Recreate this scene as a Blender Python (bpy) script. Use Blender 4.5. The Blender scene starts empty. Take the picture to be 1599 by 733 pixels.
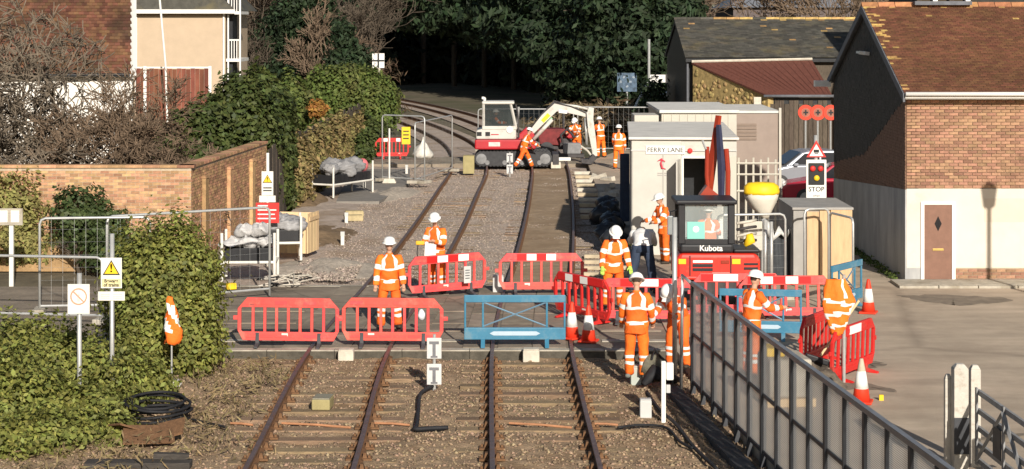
import bpy, math, random
import numpy as np
from mathutils import Vector, Matrix, noise
R = math.radians
S = bpy.context.scene
C = S.collection
random.seed(7)

# ------------------------------------------------------------------ camera, sky, sun, exposure
CAMH, FPX = 6.25, 3000.0
cam = bpy.data.cameras.new('camera'); camo = bpy.data.objects.new('camera', cam); C.objects.link(camo)
camo.location = (0, 0, CAMH); camo.rotation_euler = (R(90), 0, 0)
cam.sensor_width = 36; cam.lens = FPX/1599*36; cam.shift_y = -(366.5-30)/1599
cam.clip_end = 6000; cam.clip_start = .1
S.camera = camo
w = bpy.data.worlds.new('World'); S.world = w; w.use_nodes = True
nt = w.node_tree; bg = nt.nodes['Background']
sky = nt.nodes.new('ShaderNodeTexSky'); sky.sky_type = 'NISHITA'; sky.sun_disc = False
SUN_EL = 23; SUN_X = .24
sky.sun_elevation = R(SUN_EL); sky.sun_rotation = math.atan2(SUN_X, -1)
nt.links.new(sky.outputs[0], bg.inputs[0]); bg.inputs[1].default_value = .06
sl = bpy.data.lights.new('sun', 'SUN'); sl.energy = 5.0; sl.angle = R(.5); sl.color = (1, .93, .83)
so = bpy.data.objects.new('sun', sl); C.objects.link(so)
sd = Vector((-SUN_X, 1, -math.tan(R(SUN_EL))*math.hypot(1, SUN_X))).normalized()
so.rotation_euler = sd.to_track_quat('-Z', 'Y').to_euler(); so.location = (20, -60, 60)
S.view_settings.view_transform = 'Standard'; S.view_settings.look = 'None'
S.view_settings.exposure = .24; S.view_settings.gamma = 1

# ------------------------------------------------------------------ helpers
def G(px, py, z=0.0):                      # a point of the ground plan, read off a survey of the view
    Y = FPX*(CAMH-z)/(py-30); return Vector(((px-799.5)/FPX*Y, Y, z))
def W(px, py, Y):
    return Vector(((px-799.5)/FPX*Y, Y, CAMH-(py-30)*Y/FPX))

_m = {}
def M(name, col=(.5,.5,.5), rough=.8, var=.18, scale=6., bump=.0, metal=0., col2=None, c2scale=1.2, c2amt=.5,
      spec=.3, island=0., bscale=None, trans=0., stretch=None):
    if name in _m: return _m[name]
    m = bpy.data.materials.new(name); m.use_nodes = True; t = m.node_tree; n = t.nodes; L = t.links
    p = n['Principled BSDF']; p.inputs['Roughness'].default_value = rough; p.inputs['Metallic'].default_value = metal
    p.inputs['Specular IOR Level'].default_value = spec
    tc = n.new('ShaderNodeTexCoord'); vec = tc.outputs['Object']
    if stretch:
        mp = n.new('ShaderNodeMapping'); mp.inputs['Scale'].default_value = stretch; L.new(vec, mp.inputs[0]); vec = mp.outputs[0]
    nz = n.new('ShaderNodeTexNoise'); nz.inputs['Scale'].default_value = scale; nz.inputs['Detail'].default_value = 6
    nz.inputs['Roughness'].default_value = .65; L.new(vec, nz.inputs['Vector'])
    rp = n.new('ShaderNodeValToRGB'); e = rp.color_ramp.elements
    e[0].position = .32; e[1].position = .68
    e[0].color = tuple(c*(1-var) for c in col)+(1,); e[1].color = tuple(min(1, c*(1+var)) for c in col)+(1,)
    L.new(nz.outputs['Fac'], rp.inputs[0]); out = rp.outputs[0]
    if col2:
        n2 = n.new('ShaderNodeTexNoise'); n2.inputs['Scale'].default_value = c2scale; n2.inputs['Detail'].default_value = 5; n2.inputs['Roughness'].default_value = .7
        L.new(vec, n2.inputs['Vector'])
        r2 = n.new('ShaderNodeValToRGB'); r2.color_ramp.elements[0].position = .62-c2amt*.3; r2.color_ramp.elements[1].position = .72-c2amt*.1
        L.new(n2.outputs['Fac'], r2.inputs[0])
        mx = n.new('ShaderNodeMix'); mx.data_type = 'RGBA'; L.new(r2.outputs[0], mx.inputs[0]); L.new(out, mx.inputs[6]); mx.inputs[7].default_value = tuple(col2)+(1,)
        out = mx.outputs[2]
    if island:
        g = n.new('ShaderNodeNewGeometry'); oi = n.new('ShaderNodeObjectInfo'); a = n.new('ShaderNodeMath'); a.operation = 'ADD'
        L.new(g.outputs['Random Per Island'], a.inputs[0]); L.new(oi.outputs['Random'], a.inputs[1])
        f = n.new('ShaderNodeMath'); f.operation = 'FRACT'; L.new(a.outputs[0], f.inputs[0])
        mr = n.new('ShaderNodeMapRange'); mr.inputs[3].default_value = 1-island; mr.inputs[4].default_value = 1+island; L.new(f.outputs[0], mr.inputs[0])
        hs = n.new('ShaderNodeHueSaturation'); L.new(out, hs.inputs['Color']); L.new(mr.outputs[0], hs.inputs['Value'])
        h2 = n.new('ShaderNodeMapRange'); h2.inputs[3].default_value = .5-island*.05; h2.inputs[4].default_value = .5+island*.05
        f2 = n.new('ShaderNodeMath'); f2.operation = 'MULTIPLY'; f2.inputs[1].default_value = 7.31; f3 = n.new('ShaderNodeMath'); f3.operation = 'FRACT'
        L.new(f.outputs[0], f2.inputs[0]); L.new(f2.outputs[0], f3.inputs[0]); L.new(f3.outputs[0], h2.inputs[0]); L.new(h2.outputs[0], hs.inputs['Hue'])
        out = hs.outputs[0]
    L.new(out, p.inputs['Base Color'])
    if bump:
        b = n.new('ShaderNodeBump'); b.inputs['Strength'].default_value = bump; b.inputs['Distance'].default_value = .03
        n3 = n.new('ShaderNodeTexNoise'); n3.inputs['Scale'].default_value = bscale or scale*3; n3.inputs['Detail'].default_value = 5
        L.new(vec, n3.inputs['Vector']); L.new(n3.outputs['Fac'], b.inputs['Height']); L.new(b.outputs[0], p.inputs['Normal'])
    if trans:
        tr = n.new('ShaderNodeBsdfTranslucent'); L.new(out, tr.inputs[0]); mxs = n.new('ShaderNodeMixShader'); mxs.inputs[0].default_value = trans
        L.new(p.outputs[0], mxs.inputs[1]); L.new(tr.outputs[0], mxs.inputs[2]); L.new(mxs.outputs[0], n['Material Output'].inputs[0])
    _m[name] = m; return m
def cracks(m, scale, amt, stretch=(1,1,1)):
    """thin dark crack lines and long worn streaks over a material's own colour"""
    t = m.node_tree; n = t.nodes; L = t.links; p = n['Principled BSDF']; src = p.inputs['Base Color'].links[0].from_socket
    tc = n.new('ShaderNodeTexCoord'); nz = n.new('ShaderNodeTexNoise'); nz.inputs['Scale'].default_value = 1.6; nz.inputs['Detail'].default_value = 6
    L.new(tc.outputs['Object'], nz.inputs['Vector']); ad = n.new('ShaderNodeMix'); ad.data_type = 'RGBA'; ad.inputs[0].default_value = .22; L.new(tc.outputs['Object'], ad.inputs[6]); L.new(nz.outputs['Color'], ad.inputs[7])
    vo = n.new('ShaderNodeTexVoronoi'); vo.feature = 'DISTANCE_TO_EDGE'; vo.inputs['Scale'].default_value = scale; L.new(ad.outputs[2], vo.inputs['Vector'])
    mr = n.new('ShaderNodeMapRange'); mr.inputs[1].default_value = .0; mr.inputs[2].default_value = .022; mr.inputs[3].default_value = 1-amt; mr.inputs[4].default_value = 1; L.new(vo.outputs['Distance'], mr.inputs[0])
    mp = n.new('ShaderNodeMapping'); mp.inputs['Scale'].default_value = stretch; mp.inputs['Rotation'].default_value = (0,0,.35); L.new(tc.outputs['Object'], mp.inputs[0])
    st = n.new('ShaderNodeTexNoise'); st.inputs['Scale'].default_value = 1.0; st.inputs['Detail'].default_value = 5; L.new(mp.outputs[0], st.inputs['Vector'])
    m2 = n.new('ShaderNodeMapRange'); m2.inputs[1].default_value = .35; m2.inputs[2].default_value = .62; m2.inputs[3].default_value = .87; m2.inputs[4].default_value = 1.06; L.new(st.outputs['Fac'], m2.inputs[0])
    mu = n.new('ShaderNodeMath'); mu.operation = 'MULTIPLY'; L.new(mr.outputs[0], mu.inputs[0]); L.new(m2.outputs[0], mu.inputs[1])
    vm = n.new('ShaderNodeVectorMath'); vm.operation = 'SCALE'; L.new(src, vm.inputs[0]); L.new(mu.outputs[0], vm.inputs['Scale']); L.new(vm.outputs[0], p.inputs['Base Color']); return m
def glass(name, tint=(.6,.7,.7), alpha=.35, rough=.05):
    if name in _m: return _m[name]
    m = bpy.data.materials.new(name); m.use_nodes = True; t = m.node_tree; n = t.nodes
    p = n['Principled BSDF']; p.inputs['Base Color'].default_value = tint+(1,); p.inputs['Roughness'].default_value = rough; p.inputs['Specular IOR Level'].default_value = .6
    tr = n.new('ShaderNodeBsdfTransparent'); mx = n.new('ShaderNodeMixShader'); mx.inputs[0].default_value = alpha
    t.links.new(tr.outputs[0], mx.inputs[1]); t.links.new(p.outputs[0], mx.inputs[2]); t.links.new(mx.outputs[0], n['Material Output'].inputs[0])
    _m[name] = m; return m

def tag(o, label=None, cat=None, group=None, kind=None):
    if label: o['label'] = label
    if cat: o['category'] = cat
    if group: o['group'] = group
    if kind: o['kind'] = kind
    return o
def empty(name, loc=(0,0,0), rz=0., label=None, cat=None, group=None, kind=None):
    o = bpy.data.objects.new(name, None); C.objects.link(o); o.location = loc; o.rotation_euler = (0,0,rz); o.empty_display_size = .2
    return tag(o, label, cat, group, kind)
def link(name, me, parent=None, loc=(0,0,0), rot=(0,0,0)):
    o = bpy.data.objects.new(name, me); C.objects.link(o); o.location = loc; o.rotation_euler = rot
    if parent: o.parent = parent
    return o
def copy_tree(o, parent=None):
    c = o.copy(); C.objects.link(c)
    if parent: c.parent = parent
    for ch in list(o.children): copy_tree(ch, c)
    return c
def perp(d):
    a = Vector((0,0,1)) if abs(d.z) < .9 else Vector((1,0,0))
    u = d.cross(a).normalized(); return u, d.cross(u).normalized()

class MB:
    def __init__(s): s.v = []; s.f = []; s.mi = []
    def add(s, vs, fs, mi=0):
        b = len(s.v); s.v += [tuple(x) for x in vs]; s.f += [tuple(i+b for i in f) for f in fs]; s.mi += [mi]*len(fs); return s
    def box(s, c, d, mi=0, rot=None, taper=None):
        x, y, z = d[0]/2, d[1]/2, d[2]/2
        t = taper or (1, 1)
        vs = [Vector((a*x*(t[0] if e > 0 else 1), b*y*(t[1] if e > 0 else 1), e*z)) for e in (-1,1) for b in (-1,1) for a in (-1,1)]
        if rot:
            m = Matrix.Rotation(rot[2],3,'Z') @ Matrix.Rotation(rot[1],3,'Y') @ Matrix.Rotation(rot[0],3,'X'); vs = [m @ q for q in vs]
        c = Vector(c)
        return s.add([c+q for q in vs], [(0,2,3,1),(4,5,7,6),(0,1,5,4),(2,6,7,3),(0,4,6,2),(1,3,7,5)], mi)
    def b2(s, x0, x1, y0, y1, z0, z1, mi=0): return s.box(((x0+x1)/2,(y0+y1)/2,(z0+z1)/2), (x1-x0,y1-y0,z1-z0), mi)
    def tube(s, pts, r, n=8, mi=0, cap=True, mifn=None, sx=None):
        pts = [Vector(p) for p in pts]; k = len(pts); rs = r if isinstance(r, (list, tuple)) else [r]*k
        b = len(s.v); u = None
        for i, p in enumerate(pts):
            d = (pts[min(i+1,k-1)]-pts[max(i-1,0)]).normalized()
            if u is None: u, v = perp(d)
            else:
                u = (u-d*u.dot(d))
                u = u.normalized() if u.length > 1e-5 else perp(d)[0]
                v = d.cross(u)
            for j in range(n):
                a = 2*math.pi*j/n; s.v.append(tuple(p+(u*math.cos(a)+v*math.sin(a))*rs[i]))
        for i in range(k-1):
            for j in range(n):
                s.f.append((b+i*n+j, b+i*n+(j+1)%n, b+(i+1)*n+(j+1)%n, b+(i+1)*n+j)); s.mi.append(mifn(i) if mifn else mi)
        if cap:
            s.f.append(tuple(b+j for j in range(n))[::-1]); s.mi.append(mi); s.f.append(tuple(b+(k-1)*n+j for j in range(n))); s.mi.append(mi)
        return s
    def prism(s, poly, y0, y1, mi=0, axis='y', off=(0,0,0)):
        def mk(p, t):
            a, b = p
            return {'y': (a, t, b), 'x': (t, a, b), 'z': (a, b, t)}[axis]
        o = Vector(off); n = len(poly)
        vs = [Vector(mk(p, y0))+o for p in poly]+[Vector(mk(p, y1))+o for p in poly]
        fs = [tuple(range(n))[::-1], tuple(range(n,2*n))]+[(i,(i+1)%n,n+(i+1)%n,n+i) for i in range(n)]
        return s.add(vs, fs, mi)
    def lathe(s, prof, c=(0,0,0), n=16, mi=0, mifn=None, sx=1., sy=1.):
        b = len(s.v); c = Vector(c)
        for (r, z) in prof:
            for j in range(n):
                a = 2*math.pi*j/n; s.v.append((c.x+r*sx*math.cos(a), c.y+r*sy*math.sin(a), c.z+z))
        for i in range(len(prof)-1):
            for j in range(n):
                s.f.append((b+i*n+j, b+i*n+(j+1)%n, b+(i+1)*n+(j+1)%n, b+(i+1)*n+j)); s.mi.append(mifn(i) if mifn else mi)
        s.f.append(tuple(b+j for j in range(n))[::-1]); s.mi.append(mifn(0) if mifn else mi)
        s.f.append(tuple(b+(len(prof)-1)*n+j for j in range(n))); s.mi.append(mifn(len(prof)-2) if mifn else mi)
        return s
    def ball(s, c, r, n=12, k=8, mi=0):
        rr = r if isinstance(r, (tuple, list)) else (r, r, r)
        prof = [(max(.001, math.sin(math.pi*i/k)), -math.cos(math.pi*i/k)) for i in range(k+1)]
        b = len(s.v); s.lathe(prof, (0,0,0), n, mi)
        for i in range(b, len(s.v)):
            x, y, z = s.v[i]; s.v[i] = (c[0]+x*rr[0], c[1]+y*rr[1], c[2]+z*rr[2])
        return s
    def loft(s, rings, mi=0, mifn=None, cap=True):
        b = len(s.v); n = len(rings[0])
        for r in rings: s.v += [tuple(p) for p in r]
        for i in range(len(rings)-1):
            for j in range(n):
                s.f.append((b+i*n+j, b+i*n+(j+1)%n, b+(i+1)*n+(j+1)%n, b+(i+1)*n+j)); s.mi.append(mifn(i, j) if mifn else mi)
        if cap:
            s.f.append(tuple(b+j for j in range(n))[::-1]); s.mi.append(mi); s.f.append(tuple(b+(len(rings)-1)*n+j for j in range(n))); s.mi.append(mi)
        return s
    def mesh(s, name, mats, smooth=False):
        me = bpy.data.meshes.new(name); me.from_pydata(s.v, [], s.f)
        for m in (mats if isinstance(mats, (list, tuple)) else [mats]): me.materials.append(m)
        me.polygons.foreach_set('material_index', s.mi)
        if smooth: me.polygons.foreach_set('use_smooth', [True]*len(s.f))
        me.update(); return me
    def build(s, name, mats, parent=None, loc=(0,0,0), rot=(0,0,0), smooth=False, bev=0., wob=0.):
        if wob:
            s.v = [tuple(Vector(p)+wob*noise.noise_vector(Vector(p)*9)) for p in s.v]
        o = link(name, s.mesh(name, mats, smooth), parent, loc, rot)
        if bev:
            b = o.modifiers.new('b', 'BEVEL'); b.width = bev; b.segments = 2; b.limit_method = 'ANGLE'; b.angle_limit = R(40)
        return o

def npmesh(name, V, F, mat, k=4, smooth=False):
    """V (n,3) array, F (m,k) array"""
    me = bpy.data.meshes.new(name); V = np.asarray(V, np.float32); F = np.asarray(F, np.int32)
    me.vertices.add(len(V)); me.vertices.foreach_set('co', V.ravel())
    me.loops.add(F.size); me.loops.foreach_set('vertex_index', F.ravel())
    me.polygons.add(len(F)); me.polygons.foreach_set('loop_start', np.arange(0, F.size, k, dtype=np.int32))
    me.update(calc_edges=True); me.materials.append(mat)
    if smooth: me.polygons.foreach_set('use_smooth', [True]*len(F))
    me.validate(); return me

def text(name, s, size, mat, parent=None, loc=(0,0,0), rot=(R(90),0,0), ext=.002, align='CENTER', bold=0.):
    cu = bpy.data.curves.new(name, 'FONT'); cu.body = s; cu.size = size; cu.align_x = align; cu.align_y = 'CENTER'; cu.extrude = ext; cu.offset = bold
    o = bpy.data.objects.new(name, cu); C.objects.link(o)
    me = bpy.data.meshes.new_from_object(o.evaluated_get(bpy.context.evaluated_depsgraph_get()))
    bpy.data.objects.remove(o); me.materials.clear(); me.materials.append(mat)
    return link(name, me, parent, loc, rot)

def leaves(blobs, n, size, seed, shell=.4, asp=1.7, lump=.22, up=.35, lfreq=1.3, zmin=-.3, jitter=.12):
    """leaf-sized faces through the outer volume of a set of ellipsoids; returns V, F"""
    r = np.random.default_rng(seed); B = np.array([list(c)+list(q) for c, q in blobs], float)
    A = (B[:,3]*B[:,4]+B[:,4]*B[:,5]+B[:,3]*B[:,5]); idx = r.choice(len(B), n, p=A/A.sum()); b = B[idx]
    d = r.normal(size=(n,3)); d /= np.linalg.norm(d, axis=1)[:,None]
    ph = r.uniform(0, 6.28, (len(B),3))[idx]
    lum = 1+lump*(np.sin(d[:,0]*4.1*lfreq+ph[:,0])*np.sin(d[:,1]*3.7*lfreq+ph[:,1])+.6*np.sin(d[:,2]*6.3*lfreq+ph[:,2])+.5*np.sin(d[:,0]*9*lfreq+ph[:,1])*np.sin(d[:,2]*10*lfreq+ph[:,0]))
    rad = (1-shell*r.random(n)**1.7)*lum*(1+r.normal(0, jitter*.5, n))
    P = b[:,:3]+d*b[:,3:]*rad[:,None]
    keep = P[:,2] > zmin; P = P[keep]; d = d[keep]; n = len(P)
    nn = d+r.normal(0,.55,(n,3))+np.array([0,0,up]); nn /= np.linalg.norm(nn, axis=1)[:,None]
    t = np.cross(nn, r.normal(size=(n,3))); t /= np.linalg.norm(t, axis=1)[:,None]+1e-9; bt = np.cross(nn, t)
    sz = size*r.uniform(.55,1.35,n)[:,None]
    V = np.stack([P-t*sz*asp*.5, P+bt*sz*.5-nn*sz*.08, P+t*sz*asp*.5, P-bt*sz*.5-nn*sz*.08], 1).reshape(-1,3)
    F = np.arange(n*4).reshape(n,4); return V, F
def foliage(name, blobs, n, size, mat, parent=None, seed=1, **k):
    V, F = leaves(blobs, n, size, seed, **k); return link(name, npmesh(name, V, F, mat), parent)
def branches(base, h, seed, levels=4, spread=.9, r0=.12, kids=4, first=.3, droop=0., gravity=.12, minr=.006, lenf=.62):
    """a bare branching structure as tapered tubes"""
    rd = random.Random(seed); mb = MB()
    def grow(p, d, L, r, lv):
        k = 4; pts = [p]; q = Vector(p); dd = Vector(d)
        for i in range(k):
            dd = (dd+Vector((rd.gauss(0,.16), rd.gauss(0,.16), rd.gauss(0,.1)+gravity*(.5 if lv else 0)-droop*lv*.06))).normalized(); q = q+dd*(L/k); pts.append(q.copy())
        mb.tube(pts, [max(minr, r*(1-.55*i/k)) for i in range(k+1)], 5 if lv < 2 else 3, cap=False)
        if lv >= levels: return
        for c in range(kids+rd.randint(-1,1)):
            t = first+(1-first)*rd.random() if lv == 0 else .25+.75*rd.random(); i = min(k-1, int(t*k)); pp = pts[i].lerp(pts[i+1], t*k-i)
            bd = (pts[i+1]-pts[i]).normalized(); u, v = perp(bd); a = rd.uniform(0,6.28); sp = spread*rd.uniform(.6,1.2)
            nd = (bd*math.cos(sp)+(u*math.cos(a)+v*math.sin(a))*math.sin(sp)).normalized()
            grow(pp, nd, L*lenf*rd.uniform(.7,1.15), max(minr, r*(1-.5*t)*.6), lv+1)
    grow(Vector(base), Vector((rd.gauss(0,.05), rd.gauss(0,.05), 1)), h*.55, r0, 0); return mb
def stones(area, n, smin, smax, seed, zf, mat, name):
    r = np.random.default_rng(seed); x0, x1, y0, y1 = area
    x = r.uniform(x0,x1,n); y = r.uniform(y0,y1,n); z = zf(x,y); s = smin+(smax-smin)*r.random(n)**2.2
    o = np.array([[1,0,0],[-1,0,0],[0,1,0],[0,-1,0],[0,0,1],[0,0,-1]], float)
    f = np.array([[0,2,4],[2,1,4],[1,3,4],[3,0,4],[2,0,5],[1,2,5],[3,1,5],[0,3,5]])
    sc = r.uniform(.6,1.3,(n,6,1))*np.array([1,1,.65]); a = r.uniform(0,6.28,n); ca, sa = np.cos(a)[:,None], np.sin(a)[:,None]
    p = o[None]*sc; til = r.uniform(-.5,.5,(n,1)); p = np.stack([p[...,0]*ca-p[...,1]*sa, p[...,0]*sa+p[...,1]*ca, p[...,2]+p[...,0]*til], -1)
    V = (p*s[:,None,None]+np.stack([x,y,z],1)[:,None,:]).reshape(-1,3)
    F = (f[None]+6*np.arange(n)[:,None,None]).reshape(-1,3); return link(name, npmesh(name, V, F, mat, 3))
def fbm(x, y, seed=0):
    a = 0
    for i, (fx, fy, am) in enumerate(((.9,1.1,.4),(2.3,1.9,.25),(4.7,5.3,.17),(9.1,8.3,.12),(17,19,.06))):
        a = a+am*np.sin(x*fx+1.7*np.sin(y*fy*.7+i+seed)+i*2.1+seed)*np.cos(y*fy+1.3*np.sin(x*fx*.8+i*1.3)+i)
    return a
def grid(name, x0, x1, y0, y1, st, zf, mat):
    nx, ny = int((x1-x0)/st)+1, int((y1-y0)/st)+1; X, Y = np.meshgrid(np.linspace(x0,x1,nx), np.linspace(y0,y1,ny))
    V = np.stack([X, Y, zf(X,Y)], -1).reshape(-1,3); i = np.arange((ny-1)*nx).reshape(ny-1,nx)[:,:-1].ravel()
    return link(name, npmesh(name, V, np.stack([i,i+1,i+nx+1,i+nx],1), mat, 4, True))
# ------------------------------------------------------------------ ground, trackbed, roads
m_soil = M('soil', (.25,.185,.12), .95, .35, 3.5, .6, col2=(.15,.105,.065), c2scale=.5, bscale=22)
m_far = M('verge_soil', (.14,.115,.075), .95, .35, 1.2, .5, col2=(.075,.08,.035), c2scale=.15, bscale=9)
m_near = M('old_ballast', (.335,.235,.145), .95, .32, 5, .9, col2=(.23,.15,.085), c2scale=.9, bscale=30)
m_stone = M('ballast_stone', (.28,.20,.13), .9, .2, 9, 0, island=.4)
m_pink = M('clean_ballast', (.42,.34,.28), .95, .22, 4, .8, col2=(.32,.235,.165), c2scale=.55, bscale=26)
m_pstone = M('clean_ballast_stone', (.34,.275,.225), .9, .2, 9, 0, island=.35)
m_road = M('old_asphalt', (.27,.22,.165), .9, .25, 1.3, .35, col2=(.19,.155,.115), c2scale=.35, bscale=40)
m_yard = M('yard_asphalt', (.46,.37,.275), .9, .16, .8, .3, col2=(.38,.30,.22), c2scale=.28, bscale=45, c2amt=.4)
m_conc = M('concrete', (.42,.38,.31), .85, .2, 5, .3, col2=(.28,.24,.18), c2scale=1.5)
m_conc2 = M('pale_concrete', (.55,.50,.41), .85, .18, 5, .2)
cracks(m_yard, .13, .22, (.25,1.6,1)); cracks(m_road, .5, .35, (.3,2.5,1))
m_panel = M('crossing_panel', (.27,.22,.165), .85, .25, 2.5, .3, col2=(.18,.15,.11), c2scale=.9, island=.2)
m_rail = M('rail_steel', (.15,.105,.095), .5, .25, 6, 0, metal=.35, col2=(.17,.085,.045), c2scale=2.2, c2amt=.35)
m_web = M('rail_rust', (.17,.085,.04), .9, .3, 8, .3)
m_timber = M('sleeper_timber', (.245,.17,.103), .9, .35, 5, .5, stretch=(1,8,8), island=.25)
m_iron = M('rusty_iron', (.16,.085,.042), .9, .3, 14, .4)
m_black = M('black_rubber', (.018,.018,.02), .7, .3, 8)
m_orangepipe = M('orange_duct', (.42,.20,.10), .7, .2, 5)

tag(MB().add([(-1500,-60,-.235),(1500,-60,-.235),(1500,2600,-.235),(-1500,2600,-.235)], [(0,1,2,3)]).build('ground', m_far), kind='structure')
def z_near(x, y):
    bank = np.clip((-5.0-x)/2.5, 0, 1)*.16
    return -.185+.075*fbm(x*1.2, y*1.2)+bank*(.7+.5*fbm(x*2, y*2, 3))
tag(grid('trackside_soil', -11, 4.6, 15, 36.35, .075, z_near, m_near), kind='structure')
tag(stones((-8.5,4.3,21,36.2), 30000, .012, .045, 3, lambda x, y: z_near(x,y)+.008, m_stone, 'loose_stones'), 'small brown stones scattered over the old trackbed', 'gravel', kind='stuff')
def z_mid(x, y):
    return -.175+.05*fbm(x*1.1, y*1.1, 5)+np.clip((-4.2-x)/1.5, 0, 1)*.06
tag(grid('ballast_bed', -7.3, 3.2, 45.2, 83, .1, z_mid, m_pink), kind='structure')
tag(stones((-5.2,2.6,45.3,82), 34000, .012, .036, 4, lambda x, y: z_mid(x,y)+.012, m_pstone, 'ballast_stones'), 'pinkish grey ballast stones spread between the rails', 'gravel', kind='stuff')

def spl(pts, step=.5):
    P = np.array(pts, float); t = P[:,0]; ys = np.arange(t[0], t[-1], step); m = np.gradient(P[:,1], t)
    i = np.clip(np.searchsorted(t, ys, 'right')-1, 0, len(t)-2); h = t[i+1]-t[i]; u = (ys-t[i])/h
    x = (2*u**3-3*u**2+1)*P[i,1]+(u**3-2*u**2+u)*h*m[i]+(-2*u**3+3*u**2)*P[i+1,1]+(u**3-u**2)*h*m[i+1]
    return [Vector((a, b, 0)) for a, b in zip(x, ys)]
right_line = spl([(12,.62),(20,.55),(26.7,.48),(32,.41),(36.4,.38),(43,.53),(50.7,.85),(62,1.22),(72,1.46),(80,1.6),(88,1.55),(96,1.1),(104,.25),(112,-.9),(124,-2.9),(137,-5.7),(150,-9.2),(176,-17.5)])
left_line = spl([(12,-2.86),(20,-2.9),(26.7,-2.96),(36.4,-3.08),(45,-2.7),(57,-2.28),(70,-1.98),(80,-1.8),(90,-2.1),(97.6,-2.75),(108,-4.3),(120,-6.6),(135,-10.5),(150,-15.3),(176,-25)])
def offs(line, d):
    out = []
    for i, p in enumerate(line):
        t = (line[min(i+1,len(line)-1)]-line[max(i-1,0)]).normalized(); out.append(p+Vector((t.y,-t.x,0))*d)
    return out
PROF = [(-.07,-.159),(.07,-.159),(.07,-.145),(.012,-.12),(.012,-.05),(.036,-.035),(.036,-.004),(.028,0),(-.028,0),(-.036,-.004),(-.036,-.035),(-.012,-.05),(-.012,-.12),(-.07,-.145)]
def rail_mesh(line, d):
    c = offs(line, d); rings = []
    for i, p in enumerate(c):
        t = (c[min(i+1,len(c)-1)]-c[max(i-1,0)]).normalized(); nrm = Vector((t.y,-t.x,0))
        rings.append([p+nrm*a+Vector((0,0,b+.006)) for a, b in PROF])
    return MB().loft(rings, mifn=lambda i, j: 0 if j in (5,6,7,8,9) else 1)
sl_mb = MB().box((0,0,-.065), (2.6,.25,.13)); sl_me = sl_mb.mesh('sleeper', m_timber)
ch = MB(); ch.box((0,0,.012), (.38,.2,.03)); ch.box((.085,0,.06), (.07,.13,.09), taper=(.5,.8)); ch.box((-.085,0,.06), (.07,.13,.09), taper=(.5,.8)); ch.box((-.15,.03,.04), (.035,.035,.05)); ch.box((.15,-.03,.04), (.035,.035,.05))
ch_me = ch.mesh('rail_chair', m_iron)
def track(name, line, label):
    t = empty(name, (0,0,0), label=label, cat='railway track', kind='structure')
    for d in (-.7525, .7525): rail_mesh(line, d).build('rail', [m_rail, m_web], t)
    rd = random.Random(name); y = 17.3
    while y < 82.5:
        if not (36.2 < y < 45.5):
            i = int((y-line[0].y)/.5); p = line[i].lerp(line[i+1], (y-line[i].y)/.5); tt = (line[i+1]-line[i]).normalized(); rz = math.atan2(-tt.x, tt.y)
            s = link('sleeper', sl_me, t, (p.x, p.y, -.163+rd.uniform(-.014,.010)-(.012 if y > 46 else 0)), (rd.gauss(0,.006), rd.gauss(0,.006), rz+rd.gauss(0,.01)))
            if y < 36:
                for d in (-.7525, .7525):
                    link('rail_chair', ch_me, t, (p.x+d*math.cos(rz), p.y+d*math.sin(rz), -.156), (0,0,rz))
        y += .71
    return t
track('railway_track', right_line, 'rusty running line passing under the blue barrier')
track('railway_track', left_line, 'rusty running line passing under the pair of faded red barriers')
def strip(name, line, d0, d1, z, mat, y0, y1, parent=None):
    a, b = offs(line, d0), offs(line, d1); idx = [i for i, p in enumerate(line) if y0 <= p.y <= y1]
    vs = []
    for i in idx: vs += [a[i]+Vector((0,0,z)), b[i]+Vector((0,0,z))]
    return MB().add(vs, [(2*i,2*i+1,2*i+3,2*i+2) for i in range(len(idx)-1)]).build(name, mat, parent)
for ln in (right_line, left_line):
    tag(strip('far_trackbed', ln, -1.6, 1.6, -.17, m_pink, 86, 175), kind='structure')

m_fines = M('brown_fines', (.34,.245,.155), .95, .25, 3, .7, col2=(.27,.185,.11), c2scale=.8, bscale=30)
tag(strip('track_fines', right_line, -.68, .68, -.138, m_fines, 45.4, 82.8), kind='structure')
# crossing slab: road with its concrete edge beam, panels between the rails as pieces
road = MB().b2(-30, 3.1, 36.6, 45.1, -.3, -.03).build('crossing_road', m_road); tag(road, kind='structure')
m_dbeam = M('dark_edge', (.085,.075,.058), .9, .3, 6, .4)
for k in range(8): MB().b2(-7.2+k*1.28, -5.925+k*1.28, 36.36, 36.6, -.3, -.04).build('edge_beam', m_dbeam, road, bev=.01); MB().b2(-7.2+k*1.28, -5.93+k*1.28, 36.345, 36.59, -.04, -.014).build('edge_strip', m_conc, road, bev=.006)
eb = MB().b2(-7.2, 3.05, 45.1, 45.3, -.3, -.02); eb.build('edge_beam', m_conc, road, bev=.01)
def line_x(line, y):
    i = int((y-line[0].y)/.5); return line[i].lerp(line[i+1], (y-line[i].y)/.5).x
for ln in (left_line, right_line):
    for k in range(6):
        y0 = 36.62+k*1.412; y1 = y0+1.39; xa, xb = line_x(ln, y0), line_x(ln, y1)
        for (d0, d1) in ((-.65,-.012), (.012,.65), (.81,1.32), (-1.32,-.81)):
            zt = -.008+random.uniform(-.006,.004)
            mb = MB(); mb.add([(xa+d0,y0,-.028),(xa+d1,y0,-.028),(xb+d1,y1,-.028),(xb+d0,y1,-.028),(xa+d0,y0,zt),(xa+d1,y0,zt),(xb+d1,y1,zt),(xb+d0,y1,zt)], [(0,3,2,1),(4,5,6,7),(0,1,5,4),(1,2,6,5),(2,3,7,6),(3,0,4,7)])
            mb.build('crossing_panel', m_panel, road)
# timber baulks lying across the crossing: the pale and dark bands running over the road
for (y, c) in ((37.35, m_conc), (38.6, m_panel), (39.6, m_panel), (41.2, m_panel)):
    for x0, x1 in ((-7.1,-4.45), (-1.7,-1.0), (1.75,3.0)):
        MB().b2(x0, x1, y, y+.22, -.029, -.012).build('surface_strip', c, road)
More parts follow.
